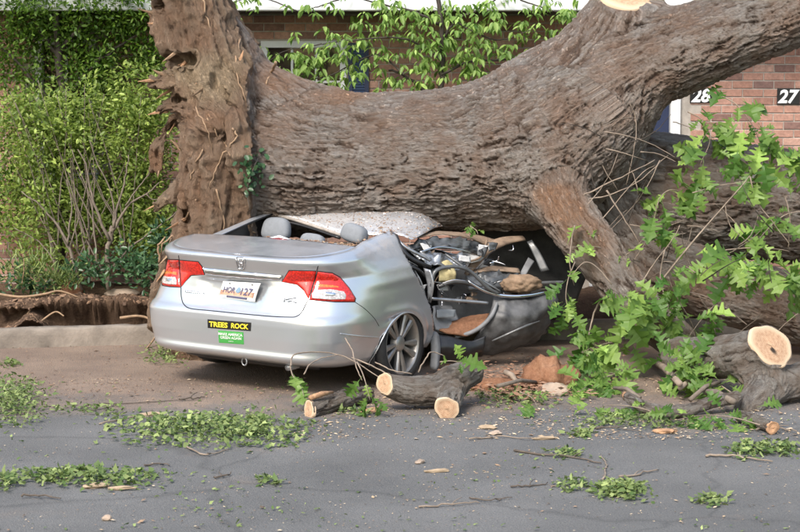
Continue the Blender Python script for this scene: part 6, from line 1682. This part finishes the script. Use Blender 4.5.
# ivy sprig on the trunk by the collar
e = empty('ivy_sprig', tuple(on_tree(256, 180)), 'small ivy sprig clinging to the trunk beside the root flare', 'plant')
q = [on_tree(x, y, .03) for x, y in [(250, 210), (247, 190), (252, 172), (258, 158)]]
MB().tube([Vector(v) for v in spline(q, 12)], .005, 5).build('stem', M['twig'], e, True)
pp_ = []; 
for j in range(70): pp_.append(tuple(on_tree(rg.normal(254, 7), rg.normal(172, 12), rg.uniform(.02, .12))))
pp_ = np.array(pp_)
o = leaves('foliage', pp_, rg.normal(0, .6, (70, 3)) + np.array([0, -.3, -.2]), rg.normal(0, .4, (70, 3)) + np.array([0, -.8, .6]), rg.uniform(.035, .065, 70), (OVAL[0] * np.array([1, 1.5, 1]), OVAL[1]), M['leaf_ivy'], e, 6); o['kind'] = 'stuff'

# --- bare twigs standing out of the broken limbs (parts of the tree)
bt = [([(580, 197), (605, 185), (632, 172), (655, 160)], 13.65, .008), ([(582, 200), (610, 195), (640, 180), (668, 155)], 13.7, .007), ([(600, 112), (606, 135), (600, 160), (618, 190)], 13.8, .008), ([(628, 100), (636, 120), (634, 150), (626, 185)], 13.8, .006), ([(606, 190), (622, 215), (640, 245)], 13.6, .008), ([(590, 235), (610, 210), (640, 175), (655, 165)], 13.6, .006), ([(595, 150), (598, 165), (590, 185)], 13.9, .005), ([(655, 290), (690, 245), (725, 205), (750, 176)], 13.5, .009), ([(750, 176), (756, 200), (775, 225), (790, 245)], 13.5, .006), ([(725, 205), (730, 225), (745, 240)], 13.5, .005), ([(660, 160), (645, 190), (625, 215), (600, 240)], 13.7, .005), ([(575, 225), (572, 240), (570, 262), (574, 285)], 13.2, .007), ([(600, 300), (592, 320), (588, 345), (590, 370)], 12.9, .008), ([(665, 250), (660, 275), (664, 300), (655, 330)], 13.3, .006), ([(640, 285), (655, 262), (672, 240), (680, 225)], 13.4, .006), ([(785, 195), (790, 220), (788, 250)], 13.6, .006), ([(612, 285), (598, 268), (585, 262), (572, 275)], 13.0, .006)]
for pts, Y, r_ in bt: branchy([P(x, y, Y + .03 * math.sin(x)) for x, y in pts], r_, r_ * .45, tree, M['twig'], 'twig', 14)

rt = random.Random(21)
for k in range(46):      # finer tangle of snapped twigs in the crotch and over the limbs
    if k < 26: x, y, Y0 = rt.uniform(585, 700), rt.uniform(120, 290), rt.uniform(13.45, 13.85)
    else: x, y, Y0 = rt.uniform(650, 790), rt.uniform(230, 360), rt.uniform(13.0, 13.5)
    a = rt.uniform(-2.6, .4); L = rt.uniform(25, 75); c_ = rt.uniform(-.5, .5)
    pts = [P(x + math.cos(a + c_ * t) * L * t, y + math.sin(a + c_ * t) * L * t, Y0 + rt.uniform(-.08, .08)) for t in (0, .35, .7, 1)]
    if min(p.z for p in pts) < .05: continue
    branchy(pts, rt.uniform(.003, .0065), .002, tree, M[rt.choice(['twig', 'stem', 'twig', 'stem_dark'])], 'twig', 10)
for k, (x, y, dx, dy, r_) in enumerate([(665, 382, 40, -14, .03), (700, 392, 34, 10, .026), (650, 360, 30, 24, .028), (640, 398, -26, -10, .016), (710, 372, -30, 16, .022), (690, 400, 30, -18, .018), (505, 372, 14, 14, .022), (498, 386, 44, -3, .016)]):
    a = G(x, y, r_ + .02); b = G(x + dx, y + dy, r_ + .05 + .03 * (k % 3))
    if k > 5: a, b = G(x, y, .12), G(x + dx, y + dy, .03)
    m_ = MB(); m_.tube([a, a.lerp(b, .5) + Vector((0, 0, .03)), b], [r_, r_ * .95, r_ * .8], 8)
    tag(m_.build('broken_stick', M['stem'] if k % 2 else M['twig'], None, True), ['pale stick lying under the oak leaves left of the stub', 'grey stick lying beside the stub foot', 'brown stick slanting under the low oak spray', 'thin stick at the tip of the lichen branch', 'grey stick crossing under the heaped spray', 'thin stick in front of the heaped spray', 'short root stub standing behind the forked log', 'ruddy root lying behind the forked log'][k], 'stick', 'broken sticks on the ground')
# ================================================================== DEBRIS ON THE ASPHALT
def leaf_pile(c_px, w_px, h_px, n, hgt, label, seed, lump_=3, size=(.018, .062)):
    """scatter of torn leaves lying on the ground, heaped towards a few centres"""
    rg = np.random.default_rng(seed); cs = [(c_px[0] + rg.uniform(-.35, .35) * w_px, c_px[1] + rg.uniform(-.25, .25) * h_px, rg.uniform(.4, 1)) for _ in range(lump_)]
    pos = []; dr = []; nm = []
    for i in range(n):
        if rg.random() < .6:
            c = cs[rg.integers(len(cs))]; x = rg.normal(c[0], w_px * .14); y = rg.normal(c[1], h_px * .16)
        else:
            x = c_px[0] + (rg.beta(2, 2) - .5) * w_px; y = c_px[1] + (rg.beta(2, 2) - .5) * h_px
        e = ((x - c_px[0]) / (w_px * .5)) ** 2 + ((y - c_px[1]) / (h_px * .5)) ** 2
        if e > 1.4: continue
        g = G(x, y); z = .008 + max(0, hgt * (1 - e * .7)) * rg.random() ** 1.3
        pos.append((g.x, g.y, z)); t = rg.normal(0, 1, 3); t[2] = rg.normal(.0, .35); dr.append(t); nm.append((rg.normal(0, .4), rg.normal(-.2, .4), 1))
    pos, dr, nm = map(np.array, (pos, dr, nm))
    c0 = G(*c_px)
    o = leaves('leaf_pile', pos, dr, nm, rg.uniform(*size, len(pos)), (RAG[0] * np.array([1, .55 + .6 * ((seed * 7) % 5) / 5, 1.8]), RAG[1]), M['leaf_litter'], None, seed)
    tag(o, label, None, None, 'stuff')
    return o
piles = [
 ((14, 405), 80, 54, 900, .13, 'tall heap of green leaves at the left edge of the asphalt', 4),
 ((88, 412), 90, 12, 130, .03, 'thin trail of leaves between the left heap and the long heap', 4),
 ((205, 434), 225, 36, 1500, .09, 'long heap of green leaves in front of the car bumper', 6),
 ((258, 428), 22, 22, 130, .13, 'small upright tuft of leaves on the long heap', 2),
 ((92, 480), 190, 20, 620, .05, 'long low strip of leaves nearest the camera at the left', 5),
 ((4, 486), 24, 16, 110, .05, 'small clump of leaves at the lower left corner', 2),
 ((271, 483), 26, 9, 60, .025, 'small patch of leaves alone in the middle foreground', 2),
 ((577, 436), 28, 10, 70, .03, 'small round patch of leaves right of the forked log', 2),
 ((562, 455), 44, 10, 90, .025, 'thin patch of leaves in the right middle ground', 2),
 ((622, 494), 70, 22, 380, .05, 'rounded heap of leaves nearest the camera at the right', 3),
 ((570, 486), 46, 14, 110, .03, 'loose leaves left of the rounded heap', 2),
 ((712, 502), 36, 13, 90, .03, 'small patch of pale leaves in the right foreground', 2),
 ((772, 452), 80, 22, 330, .05, 'heap of leaves at the right edge of the asphalt', 3),
 ((168, 356), 52, 30, 260, .10, 'leaves and twigs heaped at the left end of the bumper', 3),
 ((512, 400), 90, 22, 300, .05, 'leaves strewn between the forked log and the oak sprays', 4),
 ((640, 422), 130, 16, 420, .05, 'strip of leaves below the lichen branch', 4),
 ((345, 414), 60, 8, 80, .02, 'leaves strewn under the small log', 2),
 ((5, 366), 30, 8, 70, .04, 'few leaves against the kerb at the left edge', 2),
 ((78, 342), 34, 6, 45, .05, 'few leaves at the foot of the kerb', 2),
]
for k, (c, w, h_, n, hg, lab, lm_) in enumerate(piles): leaf_pile(c, w, h_, n, hg, lab, 300 + k, lm_)
# single leaves blown about between the heaps
rgl = np.random.default_rng(77); pl_, dl_, nl_ = [], [], []
for k in range(1700):
    x, y = rgl.uniform(-10, 810), 380 + 152 * rgl.random() ** 1.25; g = G(x, y)
    if vnoise(np.array([[g.x * 1.1, g.y * 1.6, 3.0]]), 78)[0] < .30 + .55 * rgl.random(): continue
    pl_.append((g.x, g.y, .008)); t = rgl.normal(0, 1, 3); t[2] = rgl.normal(0, .25); dl_.append(t); nl_.append((rgl.normal(0, .3), rgl.normal(0, .3), 1))
o = leaves('scattered_leaves', np.array(pl_), np.array(dl_), np.array(nl_), rgl.uniform(.012, .042, len(pl_)), (RAG[0] * np.array([1, .7, 1.5]), RAG[1]), M['leaf_litter'], None, 79)
tag(o, 'single torn leaves scattered over the asphalt between the heaps', kind='stuff')
# loose twigs
M['pale_wood'] = plain('pale_splinter', (0.33, 0.25, 0.17), .8, var=.25, scale=20)
M['twig_dark'] = plain('dark_twig', (0.10, 0.08, 0.065), .9, var=.3, scale=20)
tw = [([(20, 497), (42, 496), (62, 499)], .007, 'twig_dark', 'dark twig by the lower left leaves'), ([(143, 466), (160, 464), (170, 466)], .006, 'twig_dark', 'short dark twig above the low leaf strip'), ([(215, 478), (226, 476), (232, 474)], .006, 'twig_dark', 'short twig between the two long leaf heaps'),
      ([(185, 447), (205, 455), (228, 450)], .007, 'twig', 'bent pale twig on the long leaf heap'), ([(178, 400), (195, 399), (204, 397)], .008, 'twig_dark', 'dark twig on the clay behind the long heap'), ([(80, 408), (110, 405), (150, 402), (185, 400)], .005, 'twig_dark', 'thin long twig on the clay-stained asphalt'),
      ([(515, 451), (545, 455), (575, 458), (602, 463)], .008, 'twig_dark', 'long dark twig in the right middle ground'), ([(470, 440), (500, 437), (530, 440)], .006, 'twig', 'thin twig right of the forked log'), ([(620, 478), (640, 474), (658, 470)], .007, 'twig', 'twig beside the rounded leaf heap'), ([(604, 480), (606, 465), (601, 455)], .006, 'twig', 'upright bent twig behind the rounded leaf heap'),
      ([(705, 456), (735, 457), (772, 462)], .009, 'twig', 'straight stick before the right edge heap'), ([(512, 487), (530, 486), (548, 484)], .006, 'twig_dark', 'twig left of the rounded leaf heap'), ([(468, 498), (490, 501), (512, 498)], .005, 'twig_dark', 'faint twig in the centre foreground'), ([(420, 507), (450, 505), (480, 503)], .006, 'twig', 'dry twig in the lower centre'),
      ([(755, 430), (775, 428), (796, 432)], .007, 'twig', 'twig at the right edge below the stub'), ([(572, 430), (610, 428), (640, 432)], .006, 'twig_dark', 'dark twig below the lichen branch'), ([(100, 424), (130, 419), (158, 416)], .006, 'twig', 'pale twig behind the long leaf heap')]
for pts, r_, mt, lab in tw:
    q = [G(x, y, r_ * 1.3) for x, y in pts]; q = [Vector(v) for v in spline(q, 12)]
    rr2 = random.Random(int(pts[0][0])); q = [v + Vector((rr2.uniform(-1, 1) * .008, rr2.uniform(-1, 1) * .012, abs(rr2.gauss(0, .006)))) for v in q]
    m_ = MB(); m_.tube(q, [r_ * (1 - .5 * i / 11) for i in range(12)], 6)
    k = rr2.randrange(4, 8); sd_ = Vector((rr2.uniform(-1, 1), rr2.choice((-1, 1)), .25)).normalized(); m_.tube([q[k], q[k] + sd_ * .05, q[k] + sd_ * .09 + Vector((.02, 0, 0))], [r_ * .6, r_ * .45, r_ * .3], 5)
    tag(m_.build('twig', M[mt], None, True), lab, 'twig', 'loose twigs on the asphalt')
# thin arching twigs of the sprigs under the bumper
ar = empty('bare_branch', tuple(G(380, 378)), 'thin bare branch arching over the logs below the bumper', 'branch')
for pts, r_ in [([(291, 366, 11.7), (292, 357, 11.8), (302, 353, 11.9), (330, 353, 12.0), (352, 360, 11.9), (380, 378, 11.6)], .006), ([(304, 374, 11.7), (310, 364, 11.8), (322, 358, 11.9), (338, 355, 11.95)], .005), ([(345, 338, 11.9), (352, 350, 11.8), (356, 366, 11.6), (362, 380, 11.5)], .006), ([(352, 358, 11.8), (372, 366, 11.7), (395, 378, 11.6), (405, 380, 11.6)], .006), ([(418, 372, 11.65), (426, 358, 11.7), (432, 352, 11.75), (444, 356, 11.8)], .006), ([(375, 362, 11.75), (392, 370, 11.65), (412, 374, 11.6)], .005)]:
    branchy([P(*q) for q in pts], r_, r_ * .6, ar, M['twig'], 'twig', 16)
# splinters and bark pieces
sp_list = [((437, 473), .11, .022, 10, 'pale_wood', 'pale splinter in the centre foreground'), ((487, 429), .09, .05, -20, 'pale_wood', 'curled pale bark strip beyond the forked log'), ((372, 412), .14, .07, 30, 'heart', 'orange bark slab leaning under the forked log'), ((347, 509), .12, .012, 4, 'pale_wood', 'thin splinter in the lower centre'), ((665, 433), .11, .06, -8, 'heart', 'orange bark slab below the lichen branch'), ((372, 502), .07, .02, -30, 'pale_wood', 'small splinter near the bottom edge'),
           ((132, 426), .10, .02, 15, 'pale_wood', 'pale splinter behind the long leaf heap'), ((150, 416), .12, .03, 0, 'pale_wood', 'pale flake on the clay-stained asphalt'), ((95, 488), .10, .03, 10, 'pale_wood', 'pale chip in the low leaf strip'), ((120, 490), .12, .02, -6, 'pale_wood', 'second pale chip in the low leaf strip'), ((580, 474), .13, .03, 5, 'heart', 'brown bark flake above the rounded heap'), ((420, 464), .05, .03, 50, 'dust_rock', 'grey pebble in the centre foreground'), ((495, 435), .06, .045, 0, 'dust_rock', 'grey bark knob by the curled strip'), ((107, 520), .04, .03, 0, 'dust_rock', 'small pebble at the lower left'), ((780, 462), .10, .04, 12, 'heart', 'brown flake on the right edge heap'), ((645, 504), .09, .02, -15, 'pale_wood', 'pale splinter right of the rounded heap'), ((545, 440), .12, .02, 8, 'pale_wood', 'pale splinter in the right middle ground')]
for k, ((x, y), L, w, a, mt, lab) in enumerate([q for i_, q in enumerate(sp_list) if i_ not in (3, 5, 6, 10, 14, 15)]):
    g = G(x, y); rg2 = np.random.default_rng(500 + k); bm = bmesh.new(); bmesh.ops.create_icosphere(bm, subdivisions=2, radius=1)
    for v in bm.verts:
        s_ = 1 + .45 * (rg2.random() - .5); v.co = Vector((v.co.x * L * .7 * s_, v.co.y * w * .7 * s_, v.co.z * min(w, .03) * .55 * s_ + .02 * L * math.sin(v.co.x * 2.5)))
    bm.transform(Matrix.Translation(g + Vector((0, 0, .012))) @ Matrix.Rotation(R(a), 4, 'Z')); me = bpy.data.meshes.new('splinter'); bm.to_mesh(me); bm.free()
    tag(ob('splinter' if mt != 'dust_rock' else 'pebble', me, M[mt]), lab, 'wood chip' if mt != 'dust_rock' else 'pebble', 'splinters and chips on the asphalt')
# sawdust and small chips trampled over the ground
def ground_s(x0, x1, y0, y1, pw=1.0):
    def f(rg_):
        y = y0 + (y1 - y0) * rg_.random() ** pw; x = rg_.uniform(x0, x1); g = G(x, y)
        if vnoise(np.array([[g.x * 1.8, g.y * 1.8, 0]]), 77)[0] < rg_.random() * .85: return None, None
        return g + Vector((0, 0, .007)), Vector((0, 0, 1))
    return f
CH = [(0.10, 0.075, 0.055), (0.30, 0.20, 0.13), (0.45, 0.33, 0.21), (0.20, 0.14, 0.10), (0.56, 0.45, 0.32), (0.13, 0.16, 0.06)]
litter('wood_chips', 5000, ground_s(-20, 820, 380, 532, 1.9), .006, CH, 'sawdust and small wood chips scattered over the asphalt', 61)
litter('wood_chips', 5000, ground_s(300, 820, 378, 440), .009, CH, 'dense sawdust and bark crumbs around the logs', 62)
litter('soil_crumbs', 2600, ground_s(-20, 480, 346, 400), .008, [(0.08, 0.05, 0.035), (0.16, 0.10, 0.07), (0.26, 0.17, 0.11), (0.10, 0.065, 0.045)], 'crumbs of soil and clay along the kerb and under the car', 63)
def heap_s(rg_):
    g = G(rg_.normal(520, 42), rg_.normal(385, 9)); return g + Vector((0, 0, .01 + .05 * rg_.random())), Vector((0, 0, 1))
litter('clay_crumbs', 1600, heap_s, .018, [(0.13, 0.07, 0.045), (0.24, 0.13, 0.08), (0.34, 0.20, 0.13), (0.19, 0.10, 0.06)], 'crumbled red clay around the heap by the door', 64)
def bank_s(rg_):
    x = rg_.uniform(-4.2, -1.7); d_ = rg_.uniform(.14, .75); y = float(Yk(x)) + d_
    h_ = bed_bvh.ray_cast(Vector((x, y, 2)), Vector((0, 0, -1)), 5)
    return (h_[0], h_[1]) if h_[0] is not None else (None, None)
bo_ = [o for o in bpy.data.objects if o.name.startswith('planting_bed')][0].data
bed_bvh = BVHTree.FromPolygons([v.co.copy() for v in bo_.vertices], [tuple(p.vertices) for p in bo_.polygons])
litter('soil_crumbs', 3200, bank_s, .016, [(0.06, 0.036, 0.025), (0.14, 0.085, 0.055), (0.26, 0.16, 0.10), (0.09, 0.055, 0.037)], 'crumbled soil and mulch over the torn bank behind the kerb', 65)
# roots torn loose over the trench
for pts, r_, lab in [([(-8, 293, 15.0), (20, 297, 15.0), (45, 294, 15.0), (60, 291, 15.05), (82, 299, 15.1)], .014, 'long pale root lying over the soil above the trench'), ([(120, 318, 14.85), (138, 316, 14.85), (150, 320, 14.85), (156, 334, 14.75)], .014, 'pale root curling over the kerb beside the bumper'), ([(156, 336, 14.7), (148, 347, 14.5), (138, 358, 14.3)], .010, 'thin stick leaning on the kerb end by the bumper'), ([(25, 318, 14.85), (33, 306, 14.9), (42, 298, 15.0)], .010, 'short root sticking up from the spoil heap'), ([(40, 322, 14.85), (55, 312, 14.9), (64, 316, 14.85)], .010, 'looped root on the spoil heap'), ([(22, 284, 15.1), (24, 268, 15.1), (23, 254, 15.1)], .006, 'thin upright stalk at the left edge above the trench')]:
    q = [Vector(v) for v in spline([P(*p) for p in pts], 14)]
    tag(MB().tube(q, [r_ * (1 - .4 * i / 13) for i in range(14)], 6).build('loose_root', M['rootlet'], None, True), lab, 'root', 'loose roots about the trench')
